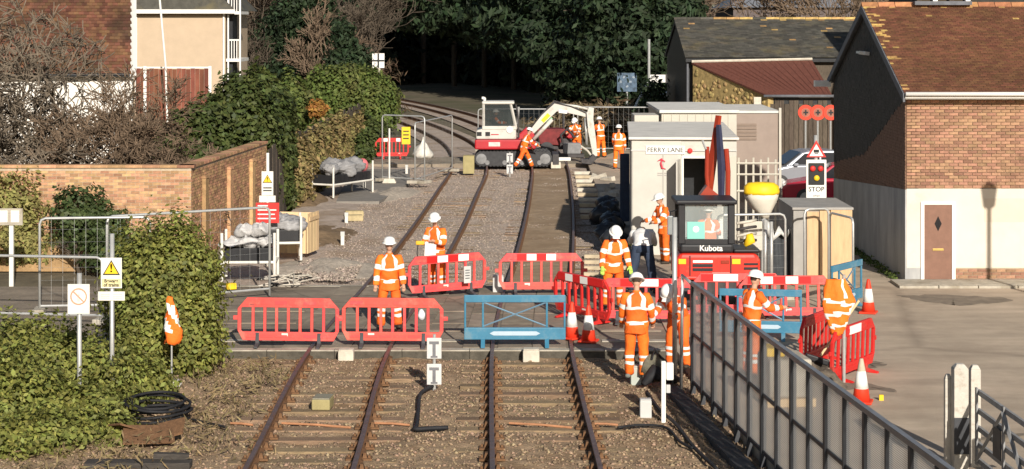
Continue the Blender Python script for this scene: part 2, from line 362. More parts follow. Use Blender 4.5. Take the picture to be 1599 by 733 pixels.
# yard and lane on the right
poly = [(4.75,12),(5.0,12),(60,12),(60,120),(12,120),(3.3,84),(3.0,60),(3.1,46),(3.1,36.3),(3.25,33.2)]
yard = MB().prism(poly, -.4, -.005, axis='z').build('yard_road', m_yard); tag(yard, kind='structure')
pv = MB().b2(9.0, 30, 44.75, 45.72, -.2, .06).build('pavement', m_conc2 if False else m_conc); tag(pv, kind='structure')
for i in range(22):
    MB().b2(9.0+i*.92, 9.9+i*.92, 44.6, 44.745, -.2, .055).build('kerbstone', m_conc, pv, bev=.01)
m_patch = M('dark_ground', (.22,.18,.135), .9, .25, 3, .3)
for (pts) in ([(1400,462),(1440,470),(1500,478),(1580,470),(1560,464),(1450,460)], [(1330,560),(1375,566),(1382,572),(1340,574)], [(1290,588),(1385,606),(1400,612),(1300,606)]):
    P_ = [G(x,y,-.001) for x, y in pts]; Q_ = []; rj = random.Random(pts[0][0])
    for i in range(len(P_)):
        for k in range(7):
            q = P_[i].lerp(P_[(i+1) % len(P_)], k/7); Q_.append(q+Vector((rj.uniform(-.10,.10), rj.uniform(-.12,.12), 0))*(1 if k else .3))
    cq = sum(Q_, Vector())/len(Q_); MB().add([cq]+Q_, [(0, i+1, (i+1) % len(Q_)+1) for i in range(len(Q_))]).build('dark_patch', m_patch, yard)  # irregular patches darker than the yard around them
# second crossing far along the line, and the asphalt path on the left
x2 = MB().b2(-11, 3.3, 83, 87.2, -.3, -.02).build('far_crossing', m_road); tag(x2, kind='structure')
for ln in (left_line, right_line):
    for k in range(3):
        y0 = 83.05+k*1.38; xa = line_x(ln, y0)
        for (d0, d1) in ((-.65,.65), (.81,1.3), (-1.3,-.81)): MB().b2(xa+d0, xa+d1, y0, y0+1.35, -.019, -.004).build('crossing_panel', m_panel, x2)
m_path = M('path_asphalt', (.22,.20,.175), .9, .15, 3, .2)
pth = MB().prism([G(525,312)[:2], G(592,312)[:2], G(640,283)[:2], G(640,262)[:2], G(560,262)[:2], G(535,290)[:2]], -.25, -.06, axis='z').build('path', m_path); tag(pth, kind='structure')
gr_mb = MB()
def heap(name, c, rx, ry, h, mat, seed, rz=0., n=26):
    """a low uneven heap of loose material"""
    vs = []; fs = []
    for i in range(n):
        for j in range(n):
            u, v = i/(n-1)*2-1, j/(n-1)*2-1; r = math.hypot(u, v); x, y = u*rx, v*ry
            hh = max(0, 1-r**1.5)*h*(.75+.5*noise.noise(Vector((u*2.3+seed, v*2.3, 0)))+.25*noise.noise(Vector((u*7+seed, v*7, 3))))-.03*(r > .95)
            vs.append((x*math.cos(rz)-y*math.sin(rz), x*math.sin(rz)+y*math.cos(rz), hh))
    for i in range(n-1):
        for j in range(n-1): fs.append((i*n+j, (i+1)*n+j, (i+1)*n+j+1, i*n+j+1))
    mb = MB(); mb.add(vs, fs); return mb.build(name, mat, loc=c, smooth=True)
m_gravel = M('pale_gravel', (.42,.36,.29), .95, .3, 9, .8, bscale=40)
m_dirt = M('dug_soil', (.19,.13,.075), .95, .4, 3, .8, bscale=14)
tag(heap('gravel_heap', G(608,305,-.2), 1.1, 3.2, .3, m_gravel, 2, -.12), 'long pale gravel heap beside the asphalt path', 'gravel heap')
tag(heap('gravel_heap', G(500,425,-.2), 1.7, 2.6, .32, m_gravel, 5), 'low pale gravel heap strewn with scrap wire', 'gravel heap')
tag(heap('soil_heap', G(497,372,-.2), 1.3, 3.6, .3, m_dirt, 9), 'brown dug soil heap in front of the ivy', 'soil heap')
tag(heap('soil_heap', G(450,318,-.2), 1.5, 3.2, .75, m_dirt, 12), 'dark soil bank along the foot of the ivy hedge', 'soil heap')
tag(stones((G(460,420)[0],G(560,420)[0],46.3,50.2), 1800, .02, .07, 8, lambda x, y: -.05+0*x, m_pstone, 'loose_stones'), 'pale stones loose on the gravel heap', 'gravel', kind='stuff')
# orange ducts under the near rails and the black cable that leaves them
for (x0, x1) in ((360,395), (440,548), (585,640), (795,893), (928,965)):
    a, b = G(x0,663+(x0*7%5)-2,-.15), G(x1,666+(x1*3%5)-2,-.155)
    tag(MB().tube([a, (a+b)/2+Vector((0,0,.01)), b], .019, 8).build('cable_duct', m_orangepipe), 'orange plastic cable duct crossing the near trackbed', 'duct', 'orange ducts across the near trackbed')
def cable(pts, r, label, mat=m_black, name='cable', cat='cable', z=-.12, group=None):
    P = [G(x,y,z) for x, y in pts]; L = []
    for i in range(len(P)-1):
        a, b = P[max(i-1,0)], P[min(i+2,len(P)-1)]
        for k in range(5):
            u = k/5; L.append((2*u**3-3*u**2+1)*P[i]+(u**3-2*u**2+u)*(P[i+1]-a)*.5+(-2*u**3+3*u**2)*P[i+1]+(u**3-u**2)*(b-P[i])*.5)
    L.append(P[-1]); return tag(MB().tube(L, r, 6).build(name, mat, smooth=True), label, cat, group)
cable([(678,602),(660,612),(655,620),(653,640),(651,663),(648,670),(672,669),(700,668)], .035, 'black cable dropping from the white T board to the duct')
cable([(965,668),(1000,664),(1040,668),(1062,690),(1082,700)], .022, 'thin black cable running to the foot of the steel fence')
cable([(355,668),(330,662),(300,655),(280,650)], .02, 'thin black cable leaving the coil by the hedge')
cable([(1010,612),(1030,640),(1055,662),(1085,700),(1120,733)], .03, 'black cable lying along the fence beside the white post')
# ------------------------------------------------------------------ buildings and walls
m_brick = M('brick', (.33,.185,.115), .9, .22, 9, .3, island=.26)
m_brick2 = M('garden_brick', (.42,.24,.13), .9, .25, 7, .3, island=.36)
m_mortar = M('mortar', (.44,.36,.26), .95, .15, 8, .2)
m_darkbrick = M('black_brick', (.028,.025,.023), .7, .35, 3, .4, island=.3)
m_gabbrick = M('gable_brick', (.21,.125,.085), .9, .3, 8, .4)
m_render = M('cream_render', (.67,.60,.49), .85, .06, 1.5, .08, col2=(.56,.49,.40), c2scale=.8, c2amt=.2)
m_render2 = M('shaded_weathered_render', (.40,.40,.39), .85, .18, 1.6, .1, col2=(.27,.27,.27), c2scale=.7, stretch=(1,1,.35))  # side wall's shade put into the grey, over streaky weathering
m_tile = M('clay_tile', (.158,.07,.038), .9, .25, 2.2, .3, col2=(.125,.058,.03), c2scale=.55, island=.24)
m_lichen = M('lichen_tile', (.42,.27,.10), .9, .35, 5, .3, island=.3)
m_ridge = M('ridge_tile', (.42,.2,.09), .9, .3, 6, .3, island=.25)
m_whitep = M('white_paint', (.78,.76,.71), .5, .05, 3)
m_slate = M('slate', (.075,.07,.058), .75, .25, 3, .3, island=.3, col2=(.12,.10,.06), c2scale=.7, c2amt=.35)
m_door = M('brown_door', (.21,.11,.075), .6, .12, 5)
m_brass = M('brass', (.55,.40,.13), .35, .1, 5, metal=.8)
m_darkglass = M('dark_glass', (.012,.012,.014), .12, .1, 3, spec=.6)
m_blackpaint = M('black_paint', (.016,.017,.019), .45, .3, 6)
m_greyfas = M('grey_bargeboard', (.13,.135,.15), .7, .2, 5)
m_rust = M('rust_red_sheet', (.145,.052,.035), .8, .2, 3, .1, stretch=(6,1,1))
m_flint = M('flint', (.33,.24,.10), .9, .4, 4, .4, island=.5)
m_flintm = M('flint_mortar', (.40,.29,.12), .95, .3, 6, .3)
m_wood = M('weathered_wood', (.085,.066,.05), .9, .35, 4, .3, stretch=(7,7,1), island=.25)

def bricks(parent, origin, ux, L, zs, mat, uz=Vector((0,0,1)), nrm=None, bw=.225, bh=.075, gap=.012, proud=.012, holes=(), limit=300, keep=None, vary=True, rd=random.Random(3)):
    """courses of single bricks proud of the mortar; the first `limit` nearest are objects of their own, the rest one part"""
    ux = Vector(ux).normalized(); nrm = Vector(nrm) if nrm else ux.cross(uz).normalized()
    spots = []; z = 0; row = 0
    while z+bh <= zs+1e-4:
        x = -bw/2 if row % 2 else 0; k = 0
        while x < L-.02:
            a, b = max(x, 0), min(x+bw, L)
            if b-a > .05 and (keep is None or keep((a+b)/2, z+bh/2)) and not any(h[0] < (a+b)/2 < h[1] and h[2] < z+bh/2 < h[3] for h in holes): spots.append((a, b, z))
            x += bw
        z += bh; row += 1
    o = Vector(origin); rest = MB(); rz = math.atan2(ux.y, ux.x); mes = {}
    order = spots if len(spots) <= limit else sorted(spots, key=lambda s: -(s[1]-s[0]))
    n = 0
    for i, (a, b, z) in enumerate(spots):
        ln = round(b-a-gap, 3); pr = proud+rd.uniform(-.003,.004)
        if n < limit and (len(spots) <= limit or i >= len(spots)-limit):
            if ln not in mes:
                mb = MB(); mb.box((0,0,0), (ln, .03, bh-gap)); mes[ln] = mb.mesh('brick', mat)
            p = o+ux*(a+b)/2+uz*(z+bh/2)+nrm*(pr-.015); link('brick', mes[ln], parent, p, (0,0,rz)); n += 1
        else:
            p = o+ux*(a+b)/2+uz*(z+bh/2)+nrm*(pr-.015); rest.box(p, (ln,.03,bh-gap), rot=(0,0,rz))
    if rest.v: tag(rest.build('brick_courses', mat, parent), kind='stuff')
def tiles(parent, p0, ux, L, up, H, tw, th, mat, name='roof_tiles', lift=.03, lich=None, seed=1, mat2=None):
    """a slope of overlapping tiles, each a tilted slab with its own edge, in one part"""
    ux = Vector(ux).normalized(); up = Vector(up).normalized(); n = ux.cross(up).normalized(); mb = MB(); rd = random.Random(seed)
    rows = int(H/th); cols = int(L/tw)
    for r in range(rows):
        for c in range(cols+1):
            x0 = c*tw-(tw/2 if r % 2 else 0); a, b = max(0, x0+.003), min(L, x0+tw-.003)
            if b-a < .02: continue
            z0, z1 = r*th, r*th+th*1.15; j = rd.uniform(-.004,.006); P = Vector(p0)
            q = [P+ux*a+up*z0+n*(lift+j), P+ux*b+up*z0+n*(lift+j+rd.uniform(-.003,.003)), P+ux*b+up*z1+n*(.004), P+ux*a+up*z1+n*(.004), P+ux*a+up*z0+n*.002, P+ux*b+up*z0+n*.002]
            mb.add(q, [(0,1,2,3),(4,5,1,0)], 1 if (lich and lich((a+b)/2, r*th, rd)) else 0)
    return tag(mb.build(name, [mat, mat2 or mat], parent), kind='stuff')

# ---- the two-storey brick building on the right: brick above, rendered below
bx0, by0, by1, ez, rz_ = 9.38, 45.75, 55.9, 4.58, 6.6; bx1 = 19.0; yr = (by0+by1)/2
bld = empty('brick_building', (0,0,0), label='brick and cream building with rust tiled roof and brown door', cat='building')
mb = MB(); mb.b2(bx0+.02, bx1, by0+.02, by1, 2.2, ez); mb.build('wall', m_mortar, bld)
mb = MB(); mb.b2(bx0+.012, bx1, by0-.02, by0+.6, .32, 2.21); mb.build('render_band', m_render, bld, bev=.01)
mb = MB(); mb.b2(bx0+.02, bx1, by0+.005, by0+.6, -.4, .32); mb.build('plinth', m_mortar, bld)
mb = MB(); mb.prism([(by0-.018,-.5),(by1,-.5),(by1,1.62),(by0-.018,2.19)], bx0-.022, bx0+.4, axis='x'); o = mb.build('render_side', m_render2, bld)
# gable end, black above a slanting line
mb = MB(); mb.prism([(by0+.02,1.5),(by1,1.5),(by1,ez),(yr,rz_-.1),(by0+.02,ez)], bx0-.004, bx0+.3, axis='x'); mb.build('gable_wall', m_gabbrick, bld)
mb = MB(); mb.prism([(by0+.3,ez-.3),(by0+5.4,2.65),(by1-.02,2.1),(by1-.02,ez-.02),(yr,rz_-.16),(by0+.2,ez-.02)], bx0-.014, bx0+.1, axis='x'); mb.build('black_gable_face', m_darkbrick, bld)
bricks(bld, (bx0+.012,by0+.005,2.22), (1,0,0), 4.5, 2.24, m_brick, limit=300, nrm=(0,-1,0))
bricks(bld, (bx0+.012,by0-.0,0.0), (1,0,0), 4.5, .3, m_brick, limit=60, nrm=(0,-1,0), holes=((.28,1.05,-1,1),))
def _blackline(x): return ez-.3+(2.65-ez+.3)*min(1, max(0, (x-.3)/5.1)) if x < 5.4 else 2.65-.55*(x-5.4)/4.7
def _roofz(x): return ez+(rz_-ez-.1)*(1-abs(x-5.07)/5.07)-.12
bricks(bld, (bx0-.004,by0+.02,1.5), (0,1,0), 10.1, 5.0, m_gabbrick, nrm=(-1,0,0), limit=0, proud=.01, keep=lambda x, z: 1.5+z < _blackline(x) and 1.5+z > 2.2-.056*x)
bricks(bld, (bx0-.014,by0+.02,1.5), (0,1,0), 10.1, 5.0, m_darkbrick, nrm=(-1,0,0), limit=0, proud=.01, keep=lambda x, z: _blackline(x) < 1.5+z < _roofz(x))
mb = MB(); mb.prism([(by0-.35,ez-.08),(yr,rz_),(by1+.35,ez-.08),(by1+.35,ez-.2),(yr,rz_-.12),(by0-.35,ez-.2)], bx0-.1, bx1, axis='x'); mb.build('roof_deck', m_greyfas, bld)
up = Vector((0, yr-by0+.35, rz_-ez+.08)); 
tiles(bld, (bx0-.12, by0-.37, ez-.085), (1,0,0), 5.4, up, up.length, .17, .105, m_tile, seed=4, mat2=m_lichen,
      lich=lambda x, s, rd: rd.random() < (.4*max(0, 1-x/.4) if s > 1.5 else .12*max(0,1-x/.35)) + (.035 if s > up.length*.55 else .004)*(1 if (x*1.3+s*.9) % .9 < .35 else .1) + (.3 if s > up.length-.25 else 0))
for i in range(13): MB().prism([(-.13,-.05),(0,.075),(.13,-.05),(.1,-.07),(0,.03),(-.1,-.07)], 0, .43, axis='x').build('ridge_tile', m_ridge, bld, (bx0-.14+i*.44, yr, rz_+.03), bev=.01)
mb = MB(); mb.b2(bx0-.1, bx1, by0-.42, by0-.36, ez-.2, ez-.075); mb.b2(bx0-.1, bx1, by0-.34, by0-.02, ez-.235, ez-.2); mb.build('fascia', m_whitep, bld)
mb = MB(); mb.tube([(bx0-.1,by0-.48,ez-.10),(bx1,by0-.48,ez-.10)], .052, 10); mb.build('gutter', m_whitep, bld, smooth=True)
for s, ye in ((1, by0-.4), (-1, by1+.4)):
    d = Vector((0, yr-ye, rz_-ez+.1)); mb = MB(); a = Vector((bx0-.15, ye, ez-.19)); b = Vector((bx0-.15, yr, rz_-.09)); n = Vector((0,0,.1))
    mb.add([a-n,b-n,b+n,a+n,(a-n)+Vector((.05,0,0)),(b-n)+Vector((.05,0,0)),(b+n)+Vector((.05,0,0)),(a+n)+Vector((.05,0,0))], [(0,1,2,3),(4,7,6,5),(0,4,5,1),(3,2,6,7),(0,3,7,4),(1,5,6,2)]); mb.build('bargeboard', m_greyfas, bld)
mb = MB(); mb.box((0,0,0), (.12,.9,.09)); mb.box((-.1,.0,.0), (.14,.5,.06)); mb.build('gable_lamp', m_whitep, bld, (bx0-.1, yr-.2, 5.35), (0,R(8),0))
mb = MB(); mb.b2(-.5,-.04,-.14,.14,-.05,.12); mb.build('eaves_spout', m_whitep, bld, (bx0-.05,by1+.2,ez-.25))
dr = empty('door', (0,0,0)); dr.parent = bld
xd0, xd1 = G(1443,440)[0], G(1486,440)[0]; yd = by0-.03
MB().b2(xd0+.0, xd1-.0, yd-.012, yd+.03, .03, 1.83).build('door_leaf', m_door, dr, bev=.004)
mb = MB(); mb.b2(xd0-.085, xd0-.002, yd-.03, yd+.03, -.0, 1.90); mb.b2(xd1+.002, xd1+.085, yd-.03, yd+.03, 0, 1.90); mb.b2(xd0-.002, xd1+.002, yd-.028, yd+.03, 1.832, 1.90); mb.build('door_frame', m_whitep, dr, bev=.005)
xc = (xd0+xd1)/2; mb = MB(); mb.prism([(xc-.085,1.38),(xc,1.20),(xc+.085,1.38),(xc,1.56)], yd-.018, yd-.006); mb.build('diamond_window', m_darkglass, dr)
MB().b2(xc-.13, xc+.13, yd-.026, yd-.01, .74, .79).build('letter_plate', m_brass, dr, bev=.003)
MB().b2(xd0-.1, xd1+.1, yd-.22, yd-.0, -.05, .028).build('door_step', m_conc, dr, bev=.01)
mb = MB(); mb.b2(G(1552,400)[0]*.0+11.25, 13.5, by0-.026, by0-.018, 1.42, 1.98); mb.build('faded_panel', M('faded_panel', (.63,.54,.425), .8, .05, 2), bld)
# cupola on the ridge
cup = empty('cupola', (0,0,0)); cup.parent = bld
MB().b2(10.6, 12.1, yr-.3, yr+.3, 6.62, 6.72).build('cupola_base', m_greyfas, cup)
for i in range(4): MB().b2(10.65+i*.43, 10.77+i*.43, yr-.28, yr+.28, 6.72, 7.4).build('cupola_post', m_whitep if i % 2 else m_wood, cup)
MB().b2(10.68, 12.05, yr-.1, yr+.1, 6.72, 7.4).build('cupola_pane', m_darkglass, cup)
MB().prism([(10.4,7.4),(12.3,7.4),(11.9,7.7),(10.8,7.7)], yr-.5, yr+.5).build('cupola_roof', m_slate, cup)
foliage('weed_patch', [((9.2,46.6+i*1.1,-.02), (.16,.6,.16)) for i in range(8)], 1800, .05, M('weed', (.09,.13,.03), .8, .3, 8, island=.4, trans=.2), None, 3)
tag(bpy.data.objects['weed_patch'], 'green weeds along the foot of the shaded rendered wall', 'weeds', kind='stuff')

# telegraph pole out of frame to the right whose shadow falls on the render
pole = empty('unseen_lamp_post', (13.4, 37.2, 0), label='unseen grey steel lamp post out of frame, casting its shadow on the render', cat='lamp post')
m_galv0 = M('galvanised', (.42,.42,.41), .5, .15, 5, metal=.4)
MB().tube([(0,0,-.2),(0,0,1.2),(0,0,1.25),(0,0,5.5)], [.09,.09,.06,.05], 10).build('shaft', m_galv0, pole, smooth=True)
MB().lathe([(.04,5.45),(.14,5.52),(.19,5.9),(.2,5.95),(.05,6.08)], n=12).build('unseen_lantern', m_galv0, pole, smooth=True)

# ---- barn with slate roof and lean-to
brn = empty('slate_barn', (0,0,0), label='old barn with mossy slate roof and red lean-to', cat='barn')
Yb = 85; xl = (1074-799.5)/3000*Yb; xr = 19.5; ze = W(0,88,Yb).z; Yg = 90.5; zr = 6.22; xlb = (1036-799.5)/3000*96
MB().b2(xl+.05, xr, Yb, Yg+5, -.3, ze).build('wall', m_wood, brn)
mb = MB(); mb.prism([(Yb-.02,-.3),(96,-.3),(96,ze),(Yg,zr-.08),(Yb-.02,ze)], xl-.02, xl+.2, axis='x'); mb.build('gable_wall', m_blackpaint, brn)
for i in range(18):
    yy = Yb+.3+i*.6
    zt = ze+(zr-ze)*(1-abs(yy-Yg)/5.5)-.2
    MB().b2(xl-.045, xl-.018, yy-.28, yy+.28, -.2, zt).build('weatherboard', m_blackpaint, brn)
up = Vector((0, Yg-Yb+.4, zr-ze+.1)); tiles(brn, (xl-.15, Yb-.4, ze-.05), (1,0,0), xr-xl, up, up.length, .3, .2, m_slate, 'roof_slates', lift=.02, seed=8, mat2=m_lichen, lich=lambda x, s, rd: rd.random() < (.25 if s > up.length-.5 and x > 2 else .012))
mb = MB(); mb.prism([(Yb-.35,ze-.1),(Yg,zr-.02),(96.3,ze-.1),(96.3,ze-.25),(Yg,zr-.2),(Yb-.35,ze-.25)], xl-.12, xr, axis='x'); mb.build('roof_deck', m_blackpaint, brn)
for i in range(16): MB().prism([(-.15,-.06),(0,.08),(.15,-.06)], 0, .6, axis='x').build('ridge_tile', m_lichen if i not in (0,1,2,6) else m_slate, brn, (xl-.15+i*.62, Yg, zr+.04))
# lean-to: a splayed end wall of flint under a red sheet roof
TL, TR = W(1080,98,84.6), W(1268,94,84.6); BR, BL = W(1299,148,80), W(1196,148,80)
nrm = (TR-TL).cross(BL-TL).normalized(); nrm = nrm if nrm.z > 0 else -nrm
mb = MB(); mb.add([TL,TR,BR,BL]+[p-nrm*.08 for p in (TL,TR,BR,BL)], [(0,3,2,1),(4,5,6,7),(0,1,5,4),(1,2,6,5),(2,3,7,6),(3,0,4,7)]); lr = mb.build('lean_to_roof', m_rust, brn)
for i in range(15):
    t = (i+.5)/15; a = TL.lerp(TR,t)+nrm*.02; b = BL.lerp(BR,t)+nrm*.02; MB().tube([a-nrm*.025,b-nrm*.025], .024, 4).build('sheet_rib', m_rust, lr)
mb = MB(); mb.tube([BL+Vector((-.1,-.06,-.06)), BR+Vector((.1,-.06,-.06))], .06, 8); mb.build('gutter', m_greyfas, lr, smooth=True)
mb = MB(); mb.tube([TL+Vector((0,-.05,.05)), TR+Vector((0,-.05,.05))], .06, 6); mb.build('flashing', m_conc2, lr)
a0, a1 = Vector((TL.x+.05,TL.y-.05,0)), Vector((BL.x+.1,BL.y+.1,0))
fw = empty('flint_wall', (0,0,0)); fw.parent = brn
dv = (a1-a0).normalized(); nv = Vector((dv.y,-dv.x,0)); nv = nv if nv.y < 0 else -nv
vs = [a0+Vector((0,0,-.3)), a1+Vector((0,0,-.3)), a1+Vector((0,0,BL.z-.12)), a0+Vector((0,0,TL.z-.12))]
mb = MB(); mb.add(vs+[p-nv*.3 for p in vs], [(0,1,2,3),(7,6,5,4),(0,4,5,1),(1,5,6,2),(2,6,7,3),(3,7,4,0)]); mb.build('wall_core', m_flintm, fw)
LL = (a1-a0).length; rd = random.Random(5); fl = MB(); cnt = 0
flm = [MB().ball((0,0,0), (.10+.02*k, .05, .07+.012*k), 7, 5).mesh('flint', m_flint) for k in range(3)]
for i in range(900):
    u, z = rd.uniform(.1, LL-.1), rd.uniform(.6, TL.z-.25)
    if z > TL.z-.25+(BL.z-TL.z)*u/LL: continue
    p = a0+dv*u+nv*.0+Vector((0,0,z))
    if cnt < 240: link('flint', flm[cnt % 3], fw, p, (rd.uniform(-.2,.2),rd.uniform(-.6,.6),math.atan2(dv.y,dv.x))); cnt += 1
MB().b2(0,.3,-.02,.06,0,.5).build('wall_box', m_conc2, fw, (a1.x-.6,a1.y-.1,2.5))
mb = MB(); mb.b2(BL.x+.15, BR.x, 80.25, 80.4, -.3, BL.z-.15); mb.build('opening_shade', m_blackpaint, brn)  # black sheet stands in for the dark under the open lean-to
for i in range(13): MB().b2(BL.x+.2+i*.2, BL.x+.385+i*.2, 80.16+.02*(i%3), 80.24, -.2, BL.z-.25-.15*((i*7)%3 == 0)).build('plank', m_wood, brn)
MB().tube([(xl-.02,Yb-.12,0),(xl-.02,Yb-.12,ze-.1)], .05, 8).build('downpipe', m_greyfas, brn)

# ---- garden wall of brick on the left, with its return along the line
gw = empty('garden_wall', (0,0,0), label='sunlit brick garden wall behind the tubular railings', cat='wall')
c0 = Vector((-8.25,49.4,0)); c1 = Vector((-7.55,59.2,0)); WH = 2.42
MB().b2(-22, c0.x-.0, c0.y+.012, c0.y+.3, -.4, WH).build('wall_core', m_mortar, gw)
d = (c1-c0).normalized(); nrm = Vector((d.y,-d.x,0))
p = [c0-nrm*.012+d*.0, c1-nrm*.012, c1-nrm*.3, c0-nrm*.3]
MB().prism([(q.x,q.y) for q in p], -.4, WH, axis='z').build('return_core', m_mortar, gw)
bricks(gw, (-17,c0.y+.012,-.05), (1,0,0), 17+c0.x+.0, 2.45, m_brick2, limit=300, nrm=(0,-1,0))
bricks(gw, c0-nrm*.012+Vector((0,0,-.05)), d, (c1-c0).length, 2.45, m_brick2, limit=300, nrm=nrm)
for i in range(3): # buttress piers of the return wall
    q = c0+d*(1.4+i*3.0)
    mb = MB(); mb.box((0,0,1.0), (.1,.36,2.1)); mb.box((0,0,2.09), (.14,.4,.08), taper=(.5,1)); mb.build('pier', m_brick2, gw, q+nrm*.05, (0,0,math.atan2(d.y,d.x)-R(90)))
for i in range(19): MB().b2(0,.44,0,.38,0,.07).build('coping_stone', m_brick2, gw, (-16.6+i*.444, c0.y-.04, WH+.004))
for i in range(22): MB().b2(-.19,.19,0,.43,0,.07).build('coping_stone', m_brick2, gw, c0+d*(i*.444)-nrm*.15+Vector((0,0,WH+.004)), (0,0,math.atan2(d.y,d.x)-R(90)))
MB().prism([(-14.8,2.0),(-10.9,.1),(-10.9,-.2),(-14.8,-.2)], c0.y-.32, c0.y-.03).build('ramped_plinth', m_brick2, gw)
# ---- houses behind
h1 = empty('tile_roofed_house', (0,0,0), label='house with broad brown tiled roof above a white wall', cat='house')
Yh = 74; xe = (203-799.5)/3000*Yh; zeave = W(0,112,Yh).z
MB().b2(-32, xe-.05, Yh, Yh+9, -.3, zeave).build('wall', M('white_render', (.72,.68,.62), .8, .06, 2), h1)
upv = Vector((0,5.2,5.2)); tiles(h1, (-32,Yh-.35,zeave-.1), (1,0,0), 32+xe+.1, upv, upv.length, .2, .17, M('brown_tile', (.135,.062,.034), .9, .35, 1.2, .3, col2=(.075,.042,.026), c2scale=.4, island=.35), seed=12)
MB().prism([(Yh-.3,zeave-.12),(Yh+5,zeave+5.1),(Yh+9.3,zeave-.1)], -32, xe, axis='x').build('roof_deck', m_wood, h1)
a, b = Vector((xe+.12,Yh-.4,zeave-.2)), Vector((xe+.12,Yh+5,zeave+5.2)); MB().tube([a,b], .12, 4).build('bargeboard', m_whitep, h1)
MB().tube([(xe+.03,Yh-.1,0),(xe+.03,Yh-.1,zeave-.2)], .07, 8).build('downpipe', m_whitep, h1)
MB().tube([(-32,Yh-.42,zeave-.12),(xe,Yh-.42,zeave-.12)], .07, 8).build('gutter', m_blackpaint, h1)
_hp = Vector((xe,Yh,0)); h1.location = _hp-Matrix.Rotation(R(11),3,'Z') @ _hp; h1.rotation_euler = (0,0,R(11))
h2 = empty('beige_house', (0,0,0), label='beige rendered house with slate roof and white balcony', cat='house')
Y2 = 96; xa, xb = (209-799.5)/3000*Y2, (352-799.5)/3000*Y2; z2 = W(0,17,Y2).z
MB().b2(xa, xb, Y2, Y2+8, -.3, z2).build('wall', M('beige_render', (.50,.385,.27), .85, .06, 1.5, .05), h2)
MB().prism([(xa-.3,z2),(xb+.5,z2),(xb-1.6,z2+2.2),(xa-.3,z2+2.2)], Y2-.35, Y2+8.3).build('roof', m_slate, h2)
MB().b2(xa-.3, xb+.55, Y2-.5, Y2-.36, z2-.14, z2+.06).build('gutter', m_whitep, h2)
MB().tube([(xb-.08,Y2-.06,0),(xb-.08,Y2-.06,z2-.1)], .05, 8).build('downpipe', m_whitep, h2)
MB().tube([(xa+.12,Y2-.06,2),(xa+.12,Y2-.06,z2-.1)], .06, 8).build('downpipe', m_whitep, h2)
MB().b2(xa+2.6, xa+3.9, Y2-.03, Y2, 3.5, 3.55).build('render_ledge', m_conc2, h2)
for zf in (W(0,92,Y2).z, W(0,18,Y2).z):
    bl = empty('balcony', (0,0,0)); bl.parent = h2
    MB().b2(xb+.02, xb+.75, Y2+.1, Y2+3, zf-.15, zf).build('balcony_floor', m_whitep, bl)
    MB().b2(xb+.1, xb+.75, Y2+.1, Y2+.16, zf+.9, zf+.97).build('handrail', m_whitep, bl)
    for i in range(5): MB().b2(xb+.14+i*.13, xb+.18+i*.13, Y2+.11, Y2+.15, zf, zf+.9).build('baluster', m_whitep, bl)
for dx in (.1, .7): MB().b2(xb+dx, xb+dx+.07, Y2+.0, Y2+.08, 0, z2+2).build('balcony_post', m_whitep, h2)
MB().b2(xb-.0, xb+.3, Y2+.4, Y2+2, 0, z2).build('recess', m_blackpaint, h2)
sh = empty('garden_fence_panel', (0,0,0), label='rust red boarded fence panel in front of the beige house', cat='fence')
Ys = 84; x0, x1 = (212-799.5)/3000*Ys, (326-799.5)/3000*Ys; zt = W(0,107,Ys).z
m_redw = M('red_board', (.19,.068,.04), .85, .3, 3, .2, island=.2, stretch=(1,1,.3))
for i in range(16): xx = x0+(x1-x0)*i/16; MB().b2(xx, xx+(x1-x0)/16-.012, Ys, Ys+.03, -.2, zt-.02*(i%3)).build('board', m_redw, sh)
for xx in (x0+.35, x1): MB().b2(xx, xx+.13, Ys-.08, Ys-.01, -.2, zt+.1).build('post', m_whitep, sh)
MB().b2(x0, x1, Ys-.03, Ys+.05, zt, zt+.07).build('cap_rail', m_whitep, sh)
mp = empty('mast', W(262,100,82), label='thin leaning white mast in front of the beige house', cat='mast')
MB().tube([(0,0,-3),(-.1,0,0),(-.42,0,3.6)], .045, 8).build('mast_tube', m_whitep, mp)
# far buildings top right
fb = empty('grey_roofed_building', (0,0,0), label='long distant building with pale grey hipped roof', cat='building')
Yf = 170; xa, xb = W(1145,0,Yf).x, W(1330,0,Yf).x
MB().b2(xa, xb, Yf, Yf+14, -.3, W(0,12,Yf).z).build('wall', M('mauve_wall', (.13,.105,.10), .9, .2, 2), fb)
mb = MB(); z0, z1 = W(0,12,Yf).z, 10.5; mb.add([(xa-.5,Yf-.5,z0),(xb+.5,Yf-.5,z0),(xb+.5,Yf+14,z0),(xa-.5,Yf+14,z0),(xa+4,Yf+6,z1),(xb-2,Yf+6,z1)], [(0,1,5,4),(1,2,5),(2,3,4,5),(3,0,4),(3,2,1,0)]); mb.build('roof', M('grey_sheet', (.17,.18,.20), .6, .15, 2, stretch=(3,1,1)), fb)
for i in range(5): MB().b2(xa+1.2+i*1.9, xa+2.1+i*1.9, Yf-.05, Yf, 4.2, 5.6).build('window', m_darkglass, fb)
fw_ = empty('white_shed', (0,0,0), label='white clad shed behind the barn roof', cat='shed')
Yw = 108; MB().b2(W(1280,0,Yw).x, W(1390,0,Yw).x, Yw, Yw+6, -.3, W(0,32,Yw).z).build('wall', m_whitep, fw_)
for i in range(14): MB().b2(W(1280,0,Yw).x+.02+i*.27, W(1280,0,Yw).x+.27+i*.27, Yw-.03, Yw-.004, 0, W(0,33,Yw).z).build('board', m_whitep, fw_, bev=.006)
MB().b2(W(1278,0,Yw).x, W(1392,0,Yw).x, Yw-.15, Yw+6.2, W(0,32,Yw).z, W(0,28,Yw).z).build('roof', m_blackpaint, fw_)
dh = empty('dark_roofed_house', (0,0,0), label='house with dark slate roof rising behind the rust tiled roof', cat='house')
